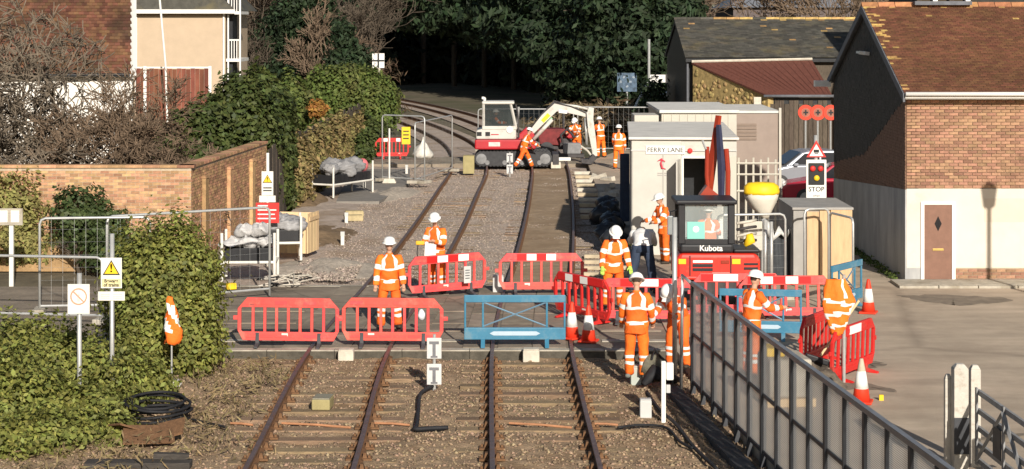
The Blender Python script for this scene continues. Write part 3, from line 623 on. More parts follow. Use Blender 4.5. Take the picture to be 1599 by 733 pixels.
MB().b2(W(1460,0,75).x, 34, 75, 84, -.3, 6.6).build('wall', m_gabbrick, dh)
MB().prism([(74.5,6.5),(79.5,9.5),(84.5,6.5)], W(1455,0,75).x, 35, axis='x').build('roof', m_slate, dh)
# ------------------------------------------------------------------ trees, hedges, ivy
m_leafy = M('sunny_hedge_leaf', (.215,.225,.052), .6, .25, 3, island=.5, trans=.25, col2=(.15,.16,.045), c2scale=1.2)
m_leafd = M('ivy_leaf', (.062,.082,.022), .6, .25, 3, island=.45, trans=.22, col2=(.095,.1,.028), c2scale=.7, c2amt=.4)
m_leafg = M('clipped_hedge_leaf', (.10,.135,.03), .7, .25, 2, island=.4, trans=.2, col2=(.11,.105,.035), c2scale=.5, c2amt=.5)
m_leafo = M('ochre_climber_leaf', (.24,.18,.075), .8, .3, 3, island=.45, trans=.2, col2=(.16,.16,.05), c2scale=1.1)
m_leafp = M('pale_climber_leaf', (.26,.24,.08), .8, .25, 3, island=.35, trans=.2)
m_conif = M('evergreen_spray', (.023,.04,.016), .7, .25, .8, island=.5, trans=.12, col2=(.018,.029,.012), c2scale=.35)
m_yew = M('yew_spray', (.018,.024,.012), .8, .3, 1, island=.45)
m_bark = M('bark', (.085,.066,.048), .95, .3, 9, .4)
m_bark2 = M('grey_bark', (.15,.12,.088), .95, .3, 9, .4)
m_twig = M('brown_twig', (.15,.105,.07), .95, .3, 4)
m_dry = M('dry_stalk', (.2,.15,.075), .95, .3, 4, island=.4)

def shrub(name, blobs, n, size, mat, label, cat='shrub', seed=1, stem=True, group=None, **k):
    b0 = blobs[0][0]; t = empty(name, (0,0,0), label=label, cat=cat, group=group)
    foliage('foliage', blobs, n, size, mat, t, seed, **k)
    if stem:
        mb = branches((b0[0], b0[1], -.25), max(q[0][2]+q[1][2] for q in blobs)*.8, seed, 3, .7, .07, 5, first=.1); mb.build('stem', m_bark, t)
    return t
# near left: tall rounded bush, and the low ivy that spills down to the track
shrub('laurel_bush', [((-6.35,35.3,.95), (.95,.95,1.45)), ((-6.85,35.6,1.1), (.7,.8,1.2)), ((-5.85,34.9,.5), (.62,.7,1.05)), ((-6.15,35.4,1.6), (.72,.8,.85)), ((-6.6,35.0,.5), (.7,.7,1.0))],
      46000, .058, m_leafy, 'tall rounded yellow green bush behind the two warning posts', seed=11, lump=.17, shell=.42, jitter=.22)
shrub('ivy_mass', [((-7.6,32.6,.15), (1.1,1.2,.85)), ((-8.5,33.0,.25), (1.2,1.2,.85)), ((-6.9,32.0,.05), (.85,1.0,.75)), ((-7.7,30.3,.0), (1.0,1.1,.75)), ((-6.75,30.4,-.05), (.75,1.0,.55)), ((-6.35,32.4,.0), (.7,.8,.55)), ((-7.0,28.9,-.1), (.85,.9,.5)), ((-7.7,28.4,-.1), (1.0,.9,.5)), ((-8.6,31,.15), (1.1,1.3,.85)), ((-6.2,29.4,-.15), (.55,.8,.28))],
      72000, .058, m_leafy, 'low sprawling ivy mass spilling towards the track', 'ivy', seed=12, lump=.2, shell=.4, jitter=.24, stem=False)
foliage('dry_grass', [((-5.6,29,-.1), (1.6,1.6,.18)), ((-6.3,27.3,-.1), (1.4,1.2,.16)), ((-4.75,34,-.05), (.9,1.6,.16)), ((-4.9,31.5,-.1), (.8,1,.12))], 2600, .024, m_dry, None, 5, asp=7)
tag(bpy.data.objects['dry_grass'], 'dry straw coloured grass at the foot of the hedge', 'grass', kind='stuff')
shrub('wall_shrub', [((-10.9,48.5,1.25), (.75,.55,.75)), ((-10.3,48.6,.9), (.6,.5,.7)), ((-10.0,48.2,.35), (.75,.5,.5))], 7000, .08, M('dark_shrub_leaf', (.06,.085,.028), .6, .25, 3, island=.45, trans=.2), 'dark green shrub growing against the brick wall', seed=14)
shrub('wall_climber', [((-13.2,49.15,1.35), (1.3,.28,.95)), ((-12.5,49.1,.5), (.8,.3,.6)), ((-14.4,49.1,1.2), (1.1,.3,1.2))], 8000, .08, m_leafp, 'pale yellow green climber on the brick wall', 'climber', seed=15, stem=False)
# middle left: tall ivy hedge behind the wall, ochre climbers on the fence, clipped round hedge
shrub('ivy_hedge', [((-9.7,61.5,2.1), (1.2,1.4,1.8)), ((-8.6,62.5,2.3), (1.2,1.6,2.1)), ((-10.8,61.8,1.6), (.9,1.3,1.6)), ((-7.75,64.0,1.5), (.55,1.3,2.0)), ((-8.8,62.6,3.3), (1.0,1.2,1.0)), ((-8.2,66,2.4), (.8,1.5,1.8))],
      34000, .12, m_leafd, 'tall dark ivy hedge behind the corner of the brick wall', 'hedge', seed=16, lump=.15)
fence = empty('climber_fence', (0,0,0), label='boarded lineside fence smothered in ochre climbers', cat='fence')
for i in range(38):
    t = i/37; p = Vector((-7.55,60,0)).lerp(Vector((-7.2,91,0)), t); MB().b2(-.02,.02,-.4,.4,-.3,2.2+.1*math.sin(i*2.3)).build('fence_board', m_wood, fence, p)
foliage('climber', [((-7.35+.02*i+random.uniform(-.12,.12), 66+i*1.7, .9+random.uniform(-.1,.3)), (.42,1.3,.95+random.uniform(0,.3))) for i in range(14)], 30000, .11, m_leafo, fence, 17, lump=.25)
shrub('round_hedge', [((-9.4,107,1.6), (2.4,2.2,2.1)), ((-7.9,106.3,1.5), (1.7,2,1.95)), ((-10.8,107.5,1.3), (1.3,1.7,1.7))], 26000, .14, m_leafg, 'broad clipped green hedge beside the cross board', 'hedge', seed=18, lump=.06, shell=.25)
shrub('fence_shrub', [((-6.6,88,.8), (.8,1.0,1.0)), ((-6.5,84,.5), (.5,.9,.8))], 6000, .11, m_leafd, 'small dark shrub behind the covered stillage', seed=19)
shrub('orange_leaved_shrub', [((-9.3,92,1.95), (.45,.45,.4))], 700, .12, M('orange_leaf', (.34,.17,.04), .7, .25, 3, island=.35, trans=.2), 'small orange leaved shrub beside the clipped hedge', seed=20)
shrub('upper_hedge', [((-12.2,94,2.4), (1.3,1.4,1.3)), ((-10.9,94,2.2), (1.1,1.4,1.2)), ((-13.6,94,1.7), (1.2,1.2,1.2))], 12000, .15, m_leafg, 'green garden hedge in front of the beige house', 'hedge', seed=21)

def bare(name, base, h, seed, mat, label, levels=4, group=None, **k):
    t = empty(name, base, label=label, cat='tree', group=group)
    mb = branches((0,0,-.3), h, seed, levels, **k); mb.build('trunk', mat, t)
    return t
bare('bare_apple_tree', (-12.6,54,0), 6.6, 31, m_bark2, 'gnarled leafless fruit tree behind the brick wall', 5, r0=.24, kids=5, spread=1.05, first=.25, gravity=.04, lenf=.68, minr=.016)
bare('bare_apple_tree', (-14.6,55.5,0), 6.2, 35, m_bark2, 'leafless fruit tree in front of the white wall', 5, r0=.22, kids=5, spread=1.05, first=.25, gravity=.04, lenf=.68, minr=.016)
bare('bare_thicket', (-10.9,53.3,0), 4.6, 38, m_twig, 'dense leafless brown bush behind the wall corner', 5, r0=.1, kids=6, spread=.9, first=.05, gravity=.1, lenf=.64, minr=.011)
bare('bare_thicket', (-9.7,54.3,0), 3.9, 39, m_twig, 'low leafless bush against the tall ivy hedge', 5, r0=.09, kids=5, spread=.9, first=.05, gravity=.1, lenf=.62, minr=.011)
for i, (px, Y, h, s) in enumerate(((395,118,11,41),(425,126,12,42),(470,120,9,43),(505,116,9,44),(545,122,12,45),(452,138,12,46),(590,140,13,47),(400,142,13,48),(372,128,10,49))):
    bare('leafless_tree', ((px-799.5)/3000*Y, Y, 0), h, s, m_twig if i % 2 else m_bark, 'tall leafless tree in the brown thicket beyond the hedges', 4, 'leafless trees in the thicket', r0=.16, kids=6, spread=.75, first=.08, lenf=.6, minr=.022)
foliage('brown_undergrowth', [(((px-799.5)/3000*Y, Y, 1.8), (2.6,1.6,2.6)) for px, Y in ((400,125),(450,124),(500,123),(545,121))], 26000, .07, M('dead_leaf', (.14,.095,.06), .9, .3, 2, island=.45), None, 51, lump=.35, asp=9)
tag(bpy.data.objects['brown_undergrowth'], 'brown leafless undergrowth filling the thicket', 'undergrowth', kind='stuff')
def evergreen(name, px, Y, r, z0, z1, n, mat, label, seed, size=.34, group=None, rows=3, asp=2.4, trunk=True, squash=1.):
    x = (px-799.5)/3000*Y; t = empty(name, (x,Y,0), label=label, cat='tree', group=group); rd = random.Random(seed); bl = []
    for i in range(rows):
        zz = z0+(z1-z0)*(i+.5)/rows; rr = r*(1-.55*(i/rows)**1.6)
        for k in range(4 if i < rows-1 else 2):
            a = rd.uniform(0,6.28); bl.append(((rr*.5*math.cos(a), rr*.5*math.sin(a)*squash, zz+rd.uniform(-.4,.4)), (rr*.72, rr*.72*squash, (z1-z0)/rows*.75)))
    foliage('crown', bl, n, size, mat, t, seed, lump=.3, asp=asp, up=.1, zmin=z0-1.2, shell=.5)
    if trunk:
        mb = MB(); ty = 17 if squash > 2 else 0; mb.tube([(0,ty,-.3),(0,ty,z0),(.1,.1,z1*.9)], [r*.06,r*.055,.04], 8); mb.build('trunk', m_bark, t)
        lb = MB()
        for k in range(7):
            a = rd.uniform(0,6.28); zz = z0+(z1-z0)*rd.uniform(0,.6); lb.tube([(0,0,zz),(math.cos(a)*r*.5,math.sin(a)*r*.5,zz+.6),(math.cos(a)*r*.9,math.sin(a)*r*.9,zz+.5)], [.12,.08,.03], 5)
        lb.build('limb', m_bark, t)
    return t
g = 'evergreens overhanging the line'
for i, (px, Y, r, z0, z1, n, s) in enumerate(((648,175,4.4,6.6,15,20000,61),(700,168,4.4,5.9,15,26000,62),(752,165,4.4,5.5,15,28000,63),(803,160,4.2,4.9,14,28000,64),(850,154,3.9,3.9,13,26000,65),(888,146,3.4,2.8,12,22000,66))):
    evergreen('overhanging_evergreen', px, Y, r, z0, z1, n, m_conif, ['dark evergreen overhanging the line beside the tallest bare tree','dark evergreen overhanging the curve next to the cross board','dark evergreen overhanging the line behind the excavator cab','dark evergreen with high hem above the excavator boom','drooping dark evergreen above the tall pale posts','low drooping evergreen behind the leaning pole'][i], s, .27, g, rows=3, squash=2.6, asp=3.2)
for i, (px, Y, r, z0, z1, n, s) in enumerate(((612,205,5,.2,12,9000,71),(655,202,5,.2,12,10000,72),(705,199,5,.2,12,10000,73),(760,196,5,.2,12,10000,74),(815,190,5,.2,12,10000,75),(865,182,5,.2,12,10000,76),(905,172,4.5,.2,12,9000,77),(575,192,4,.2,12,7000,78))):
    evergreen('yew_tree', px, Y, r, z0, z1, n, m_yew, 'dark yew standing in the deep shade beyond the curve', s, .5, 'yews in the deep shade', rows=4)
for i, (px, Y, r, z0, z1, n, s) in enumerate(((940,120,2.9,1.2,10,20000,81),(985,114,3.2,1.4,10,22000,82),(1030,110,2.8,1.2,9,20000,83),(1012,124,3.4,2.5,11,16000,84))):
    evergreen('cypress_tree', px, Y, r, z0, z1, n, m_conif, ['bushy cypress behind the leaning pale pole','bushy cypress behind the blue patterned board','bushy cypress touching the black barn gable','taller cypress rising behind the other three by the barn'][i], s, .2, 'cypresses beside the barn', rows=4)
evergreen('conifer', 548, 112, 1.5, .3, 5.6, 14000, m_conif, 'narrow dark conifer behind the clipped hedge', 85, .13, rows=4)
evergreen('conifer', 462, 119, 2.5, 2.6, 10, 22000, m_conif, 'broad dark conifer among the leafless trees', 86, .14, rows=4)
for i, (px, Y, h, s) in enumerate(((1060,150,12,91),(1110,190,13,92),(1160,195,13,93),(1215,192,13,94),(1262,150,12,95),(1300,155,12,96),(1345,150,12,97),(1390,160,13,98),(1240,155,12,99))):
    bare('distant_bare_tree', ((px-799.5)/3000*Y, Y, 0), h, s, m_twig, 'hazy leafless tree on the skyline behind the barn', 4, 'leafless trees behind the barn', r0=.18, kids=5, spread=.7, first=.1, lenf=.62, minr=.03)
# far belt of bare woodland closing the horizon
rw = np.random.default_rng(9)
foliage('distant_wood', [((x, 235+rw.uniform(-12,12), 5), (9, 6, 11+rw.uniform(-2,3))) for x in range(-120, 150, 8)], 60000, .5, M('winter_wood', (.105,.08,.062), .95, .3, .3, island=.4), None, 52, lump=.2, asp=3.5, shell=.6)
tag(bpy.data.objects['distant_wood'], 'far belt of brown winter woodland along the skyline', 'woodland', kind='stuff')
# rough growth at the foot of the cypresses and by the hut
foliage('rough_grass', [(((px-799.5)/3000*Y, Y, .5), (2.2,1.6,1.1)) for px, Y in ((905,104),(935,103),(965,102),(1000,100))], 9000, .13, M('rough_grass', (.15,.11,.06), .9, .3, 2, island=.4), None, 53, lump=.3, asp=4)
tag(bpy.data.objects['rough_grass'], 'rough brown grass at the foot of the cypresses', 'grass', kind='stuff')
shrub('conical_shrub', [((W(1020,0,92).x,92,1.6), (.75,.75,1.9)), ((W(1020,0,92).x,92,.6), (1.0,1.0,1.2))], 5000, .13, m_conif, 'small dark shrub under the white board by the barn', seed=54)
# ------------------------------------------------------------------ people
m_skin = M('skin', (.52,.30,.20), .6, .06, 6)
m_org = M('hivis_orange', (.90,.165,.018), .75, .1, 5, .6, bscale=11, island=.10, col2=(.62,.12,.025), c2scale=3.0, c2amt=.12)
m_refl = M('reflective_tape', (.80,.80,.76), .45, .04, 6, spec=.5)
m_helm = M('white_helmet', (.85,.84,.80), .3, .03, 4, spec=.5)
m_boot = M('boot_leather', (.05,.038,.028), .7, .3, 9)
m_navy = M('navy_cloth', (.035,.05,.085), .85, .15, 7, .3)
m_shirt = M('pale_shirt', (.74,.72,.69), .85, .05, 6, .3)
m_glove = M('lime_glove', (.42,.62,.10), .8, .15, 8)
m_dglove = M('dark_glove', (.06,.05,.045), .85, .2, 8)
m_hair = M('brown_hair', (.05,.032,.02), .8, .3, 30)
m_eye = M('dark_eye', (.01,.01,.01), .2)

def hand(mb, wrist, d, side, s=1., curl=.5):
    """palm, four unequal bent fingers and a thumb leaving the side of the palm"""
    d = d.normalized(); u, v = perp(d)
    if abs(u.x) < abs(v.x): u, v = v, u
    if u.x*side > 0: u = -u            # u points inwards (thumb side)
    v = d.cross(u)*side
    c = wrist+d*.045*s; mb.tube([wrist-d*.01, wrist+d*.03*s, wrist+d*.08*s, wrist+d*.092*s], [.026*s,.038*s,.038*s,.03*s], 8)
    for i, L in enumerate((.07,.08,.075,.058)):
        b = wrist+d*.082*s+u*(.03-.02*i)*s; k = b+(d*math.cos(curl*.5)-v*math.sin(curl*.5))*L*.5*s; e = k+(d*math.cos(curl*1.5)-v*math.sin(curl*1.5))*L*.5*s
        mb.tube([b, k, e], [.0105*s,.010*s,.008*s], 6)
    b = wrist+d*.03*s+u*.03*s; k = b+(d*.6+u*.8)*.035*s; e = k+(d*.9+u*.25-v*.3)*.035*s; mb.tube([b,k,e], [.013*s,.0115*s,.009*s], 6)

def person(loc, face, label, pose=None, jacket=m_org, trousers=m_org, helmet=m_helm, gloves=None, bands=True, scale=1., fine=.011, boots=m_boot, vest=False, group=None, dz=0.):
    """face: heading in degrees, 0 looks away from the camera (+Y), 180 towards it"""
    P = dict(lean=4, al=8, ar=8, abl=10, abr=10, el=14, er=14, inl=0, inr=0, hl=3, hr=-3, kl=4, kr=4, sl=5, sr=5, head=0, turn=0); P.update(pose or {})
    root = empty('person', (loc[0],loc[1],loc[2] if len(loc) > 2 else 0), R(-face), label, 'person', group); root.scale = (scale,)*3
    def ang(a, ab, s): a, ab = R(a), R(ab); return Vector((s*math.sin(ab), math.sin(a)*math.cos(ab), -math.cos(a)*math.cos(ab)))
    hips = {s: Vector((s*.095,0,0)) for s in (-1,1)}; kn = {}; an = {}
    for s, h, k, ab in ((-1,P['hl'],P['kl'],P['sl']), (1,P['hr'],P['kr'],P['sr'])):
        kn[s] = hips[s]+ang(h,ab,s)*.43; an[s] = kn[s]+ang(h-k,ab*.6,s)*.42
    zoff = .095-min(an[-1].z, an[1].z)+dz
    up = Vector((0,0,zoff))
    for q in (hips,kn,an):
        for s in q: q[s] = q[s]+up
    ln = P['lean']; d1 = Vector((0,math.sin(R(ln*.75)),math.cos(R(ln*.75)))); d2 = Vector((0,math.sin(R(ln*1.12)),math.cos(R(ln*1.12))))
    pel = up.copy(); wa = pel+d1*.20; nb = wa+d2*.34
    hd = R(ln*.75+P['head']); d3 = Vector((math.sin(R(P['turn']))*.15,math.sin(hd),math.cos(hd))).normalized(); hc = nb+d3*.205; fw = Vector((0,math.cos(hd),-math.sin(hd)))
    if P['turn']: fw = Matrix.Rotation(R(-P['turn']),3,d3) @ fw
    rt = fw.cross(d3).normalized()
    sh = {s: nb-d2*.075+Vector((s*.185,0,0)) for s in (-1,1)}; elb = {}; wr = {}; fd = {}
    for s, a, ab, e, inn in ((-1,P['al'],P['abl'],P['el'],P['inl']), (1,P['ar'],P['abr'],P['er'],P['inr'])):
        elb[s] = sh[s]+ang(a,ab,s)*.29; v = ang(a+e, ab*.4, s); v = (v+Vector((-s*inn/60,0,0))).normalized(); fd[s] = v; wr[s] = elb[s]+v*.25
    # ---- body: one continuous surface grown over the joints
    mb = MB()
    def ring(c, d, w, t, n=20, tw=0): 
        ax = Vector((1,0,0)); ay = d.cross(ax).normalized()*-1
        return [c+ax*(w*math.cos(6.2832*j/n))+(-ay)*(t*math.sin(6.2832*j/n))*-1 for j in range(n)]
    def spine(t):          # t 0..1 pelvis to neck base
        L = .54*t
        if L < .2: return pel+d1*L, d1
        return wa+d2*(L-.2), d2
    prof = ((-.12,.10,.08),(0,.145,.10),(.3,.13,.095),(.65,.155,.105),(.88,.15,.085),(1,.06,.055))
    mb.loft([ring(spine(max(t,0))[0]-(d1*.12 if t < 0 else Vector()), spine(max(t,0))[1], a, b, 16) for t, a, b in prof])
    mb.tube([nb-d3*.03, nb+d3*.11], [.055,.05], 10)
    b0 = len(mb.v); mb.ball((0,0,0), (.074,.092,.112), 14, 10); mb.ball((0,.045,-.06), (.05,.048,.05), 10, 6); mb.tube([(0,.085,.015),(0,.108,-.018),(0,.085,-.026)], [.010,.016,.010], 6)
    mb.ball((.076,-.005,-.005), (.012,.022,.033), 6, 5); mb.ball((-.076,-.005,-.005), (.012,.022,.033), 6, 5); mb.ball((0,.086,-.052), (.024,.014,.008), 6, 4)
    for i in range(b0, len(mb.v)):
        q = mb.v[i]; mb.v[i] = tuple(hc+rt*q[0]+fw*q[1]+d3*q[2])
    for s in (-1,1):
        mb.tube([sh[s]-Vector((s*.06,0,0)), sh[s], elb[s], wr[s]], [.06,.055,.043,.03], 10); mb.tube([hips[s],kn[s],an[s],an[s]-Vector((0,0,.05))], [.09,.06,.045,.05], 10)
        hand(mb, wr[s], fd[s], s)
    b = mb.build('body', m_skin, root, smooth=True); rm = b.modifiers.new('r','REMESH'); rm.mode = 'VOXEL'; rm.voxel_size = fine; rm.use_smooth_shade = True
    # ---- face and hair
    mb = MB()
    for s in (-1,1): mb.ball(hc+rt*s*.03+fw*.086+d3*.012, .011, 6, 4)
    mb.build('eyes', m_eye, root)
    mb = MB(); mb.ball((0,0,0), (.079,.09,.10), 12, 8)
    for i, q in enumerate(mb.v):
        q = Vector(q); q.y = min(q.y, .03); mb.v[i] = tuple(hc+rt*q.x+fw*(q.y-.012)+d3*(q.z+.02))
    mb.build('hair', m_hair, root, smooth=True)
    if helmet:
        mb = MB(); prof = [(.118,.0),(.122,.02),(.118,.06),(.10,.105),(.065,.135),(.02,.148)]
        mb.lathe(prof, n=18, sx=.98, sy=1.16); mb.lathe([(.118,-.008),(.146,-.012),(.146,.004),(.12,.014)], n=18, sx=.98, sy=1.16)
        mb.box((0,.165,-.004), (.16,.09,.012), taper=(.8,1)); mb.box((0,0,.10), (.025,.2,.085), taper=(1,.3)); M3 = [rt, fw, d3]
        mb.v = [tuple(hc+d3*.042+rt*q[0]*1.02+fw*q[1]+d3*q[2]*.86) for q in mb.v]
        mb.build('helmet', helmet, root, smooth=True, bev=.0)
    # ---- jacket: torso and sleeves with tape
    N = 28; rings = []; ts = []; jw = ((-.30,.205,.16),(-.12,.2,.155),(0,.19,.145),(.2,.188,.145),(.4,.19,.15),(.6,.205,.152),(.78,.215,.145),(.9,.19,.12),(.97,.12,.09),(1.02,.08,.075))
    K = 34; mj = MB()
    for i in range(K):
        t = -.30+1.32*i/(K-1); ts.append(t)
        for a in range(len(jw)-1):
            if jw[a][0] <= t <= jw[a+1][0]+1e-6:
                f = (t-jw[a][0])/(jw[a+1][0]-jw[a][0]); ww = jw[a][1]*(1-f)+jw[a+1][1]*f; tt = jw[a][2]*(1-f)+jw[a+1][2]*f; break
        c, d = spine(max(t,0)); 
        if t < 0: c = c+Vector((0,math.sin(R(ln*.3)),math.cos(R(ln*.3))))*(t*.54*(1 if bands else .35))
        rings.append(ring(c, d, ww, tt, N))
    def mt(i, j):
        t = ts[i]
        if not bands: return 0
        if -.03 < t < .08 or .43 < t < .54: return 1
        a = (j+.5)/N*360
        if t >= .52 and (abs(a-52) < 9 or abs(a-128) < 9 or abs(a-232) < 9 or abs(a-308) < 9): return 1
        return 0
    mj.loft(rings, mifn=mt)
    for s in (-1,1):
        pts = [sh[s]+(elb[s]-sh[s])*(k/7) for k in range(8)]+[elb[s]+(wr[s]-elb[s])*(k/6) for k in range(1,7)]
        pts = [sh[s]+Vector((-s*.07,0,.012))]+pts
        rad = [.075]+[.088-.018*k/7 for k in range(8)]+[.068-.016*k/6 for k in range(1,7)]
        mj.tube(pts, rad, 14, mifn=lambda i: 1 if bands and i in (4,5,10,11) else 0)
    if vest: pass
    mj.build('jacket', [jacket, m_refl], root, smooth=True, wob=.024)
    mb = MB(); mb.tube([nb-d2*.01, nb+d2*.045], [.075,.068], 14, cap=False); mb.build('collar', jacket, root, smooth=True)
    # ---- trousers, boots, gloves
    td = Vector((0,math.sin(R(ln*.45)),math.cos(R(ln*.45)))); mb = MB(); mb.loft([ring(pel+td*z, td, a, bb, 20) for z, a, bb in ((-.14,.15,.115),(-.05,.168,.13),(.04,.168,.13),(.10,.15,.11))])
    for s in (-1,1):
        top = hips[s]+Vector((0,0,.03)); pts = [top+(kn[s]-top)*(k/6) for k in range(7)]+[kn[s]+(an[s]-Vector((0,0,.03))-kn[s])*(k/8) for k in range(1,9)]
        rad = [.115-.027*k/6 for k in range(7)]+[.088-.008*k/8 for k in range(1,9)]
        mb.tube(pts, rad, 16, mifn=lambda i: 1 if bands and trousers is m_org and i in (8,10) else 0)
    mb.build('trousers', [trousers, m_refl], root, smooth=True, wob=.022)
    for s in (-1,1):
        mb = MB(); a = an[s]; mb.tube([a+Vector((0,-.005,.06)), a+Vector((0,0,-.02))], [.058,.056], 10); fl = [( -.085,.045,.03),(-.03,.05,.035),(.06,.052,.032),(.13,.05,.026),(.175,.03,.02)]
        mb.loft([[a+Vector((s*.02+w*math.cos(6.2832*j/10), y, -.06+h*math.sin(6.2832*j/10)*(1.3 if math.sin(6.2832*j/10) > 0 else .95))) for j in range(10)] for y, w, h in fl])
        mb.build('boot', boots, root, smooth=True)
        if gloves:
            mb = MB(); hand(mb, wr[s], fd[s], s, 1.16); mb.tube([wr[s]-fd[s]*.05, wr[s]+fd[s]*.02], [.042,.04], 8); g = mb.build('glove', gloves, root, smooth=True); r2 = g.modifiers.new('r','REMESH'); r2.mode = 'VOXEL'; r2.voxel_size = .009; r2.use_smooth_shade = True
    root['wr'] = [tuple(wr[-1]), tuple(wr[1])]
    return root
gA = G(608,512); pA = person(gA, 176, 'worker in orange with white helmet standing behind the faded red barriers', dict(al=6,ar=4,abl=14,abr=14,el=18,er=18,sl=7,sr=7,hl=2,hr=2))
gB = G(682,457); pB = person(gB, 205, 'worker in orange holding a sheet of papers beside a striped barrier', dict(lean=6,al=30,el=75,inl=30,ar=20,er=80,inr=30,head=14,turn=-20,abl=14))
pp = empty('paper_sheet', (gB.x-.14, gB.y-.36, 1.02), R(12), 'white sheet of papers in the hand of a worker', 'papers')
MB().add([(-.13,0,-.17),(.13,0,-.19),(.14,-.05,.17),(-.12,-.06,.19),(-.13,.006,-.17),(.13,.006,-.19),(.14,-.044,.17),(-.12,-.054,.19)], [(0,1,2,3),(7,6,5,4),(0,4,5,1),(1,5,6,2),(2,6,7,3),(3,7,4,0)]).build('sheet', m_whitep, pp)
mc = empty('measuring_device', (gB.x-.36, gB.y-.38, 1.18), 0, 'small yellow and grey handheld device held by the worker with papers', 'device')
MB().box((0,0,0), (.2,.1,.09)).build('case', M('yellow_plastic', (.75,.42,.03), .5, .1, 5), mc, bev=.02); MB().tube([(-.05,0,-.04),(-.07,-.02,-.25),(-.05,0,-.33)], .012, 6).build('strap', m_black, mc)
person((2.2,41.6,0), 170, 'worker in orange with lime gloves looking down behind the barrier corner', dict(lean=10,head=30,turn=8,al=12,ar=10,el=22,er=22,abl=16,abr=18), gloves=m_glove)
person((2.98,43.9,0), 4, 'person in pale shirt and navy trousers bending over beside the hut', dict(lean=63,al=58,ar=54,el=15,er=20,hl=-4,hr=-2,kl=8,kr=8,sl=12,sr=12,head=45), jacket=m_shirt, trousers=m_navy, helmet=None, bands=False, gloves=m_glove, scale=1.12)
gE = G(1037,411); person(gE, 245, 'worker in orange standing against the pale hut behind the red digger', dict(lean=8,head=12,al=30,el=50,ar=25,er=55), scale=.98)
gF = G(994,590,-.05); person(gF, 4, 'worker in orange seen from behind on the near track edge', dict(lean=7,head=22,al=16,ar=14,el=24,er=26,abl=12,abr=14,sl=3,sr=3,hl=4,hr=-3), boots=M('grey_boot', (.2,.21,.19), .7, .2, 6))
person((3.02,34.7,-.05), 205, 'worker in orange crouched forward behind the end of the steel fence', dict(lean=48,head=15,al=55,ar=50,el=30,er=30,hl=25,hr=5,kl=35,kr=15,sl=8,sr=8), helmet=m_helm)
person((4.2,33.7,0), 60, 'worker in orange jacket turned away behind the mesh fence', dict(lean=5,head=8,al=22,ar=40,el=40,er=50), gloves=None)
gL = G(818,262); person(gL, 70, 'worker in orange striding past the white and red excavator', dict(lean=20,head=5,al=20,ar=35,el=25,er=30,hl=34,kl=8,hr=-26,kr=14), fine=.018)
person(G(938,246), 330, 'worker in orange facing the excavator bucket', dict(lean=10,al=45,ar=45,el=30,er=30), fine=.018)
person(G(966,264), 10, 'worker in orange seen from behind beside the end of the hut', dict(lean=4,al=20,el=40,ar=10), fine=.018)
person((2.95,87.5,0), 200, 'worker in orange half hidden behind the excavator arm', dict(lean=25,al=40,ar=40,el=40,er=40,head=10), fine=.018)
# ------------------------------------------------------------------ barriers, cones, fences
m_pinkred = M('faded_red_plastic', (.72,.085,.075), .5, .12, 2.5, .1, spec=.35, col2=(.60,.17,.13), c2scale=3, c2amt=.25, island=.08)
m_red = M('red_plastic', (.58,.024,.02), .45, .12, 2.5, spec=.4, col2=(.45,.08,.06), c2scale=3, c2amt=.2)
m_blue = M('blue_plastic', (.045,.185,.29), .4, .15, 3, spec=.5, col2=(.12,.22,.28), c2scale=3, c2amt=.3)
m_stripw = M('white_strip', (.85,.83,.78), .4, .04, 3); m_stripr = M('red_strip', (.62,.018,.018), .4, .05, 3)
m_foot = M('grey_rubber', (.07,.07,.075), .8, .2, 5)
m_galv = M('galvanised_tube', (.50,.50,.48), .42, .12, 5, metal=.45)
m_grey = M('light_grey_paint', (.52,.52,.50), .5, .06, 3)
m_dsteel = M('dark_steel', (.05,.052,.058), .5, .25, 5)
m_coneo = M('cone_red', (.72,.05,.02), .5, .08, 4); m_dirtyw = M('dirty_white', (.70,.67,.60), .55, .12, 5)

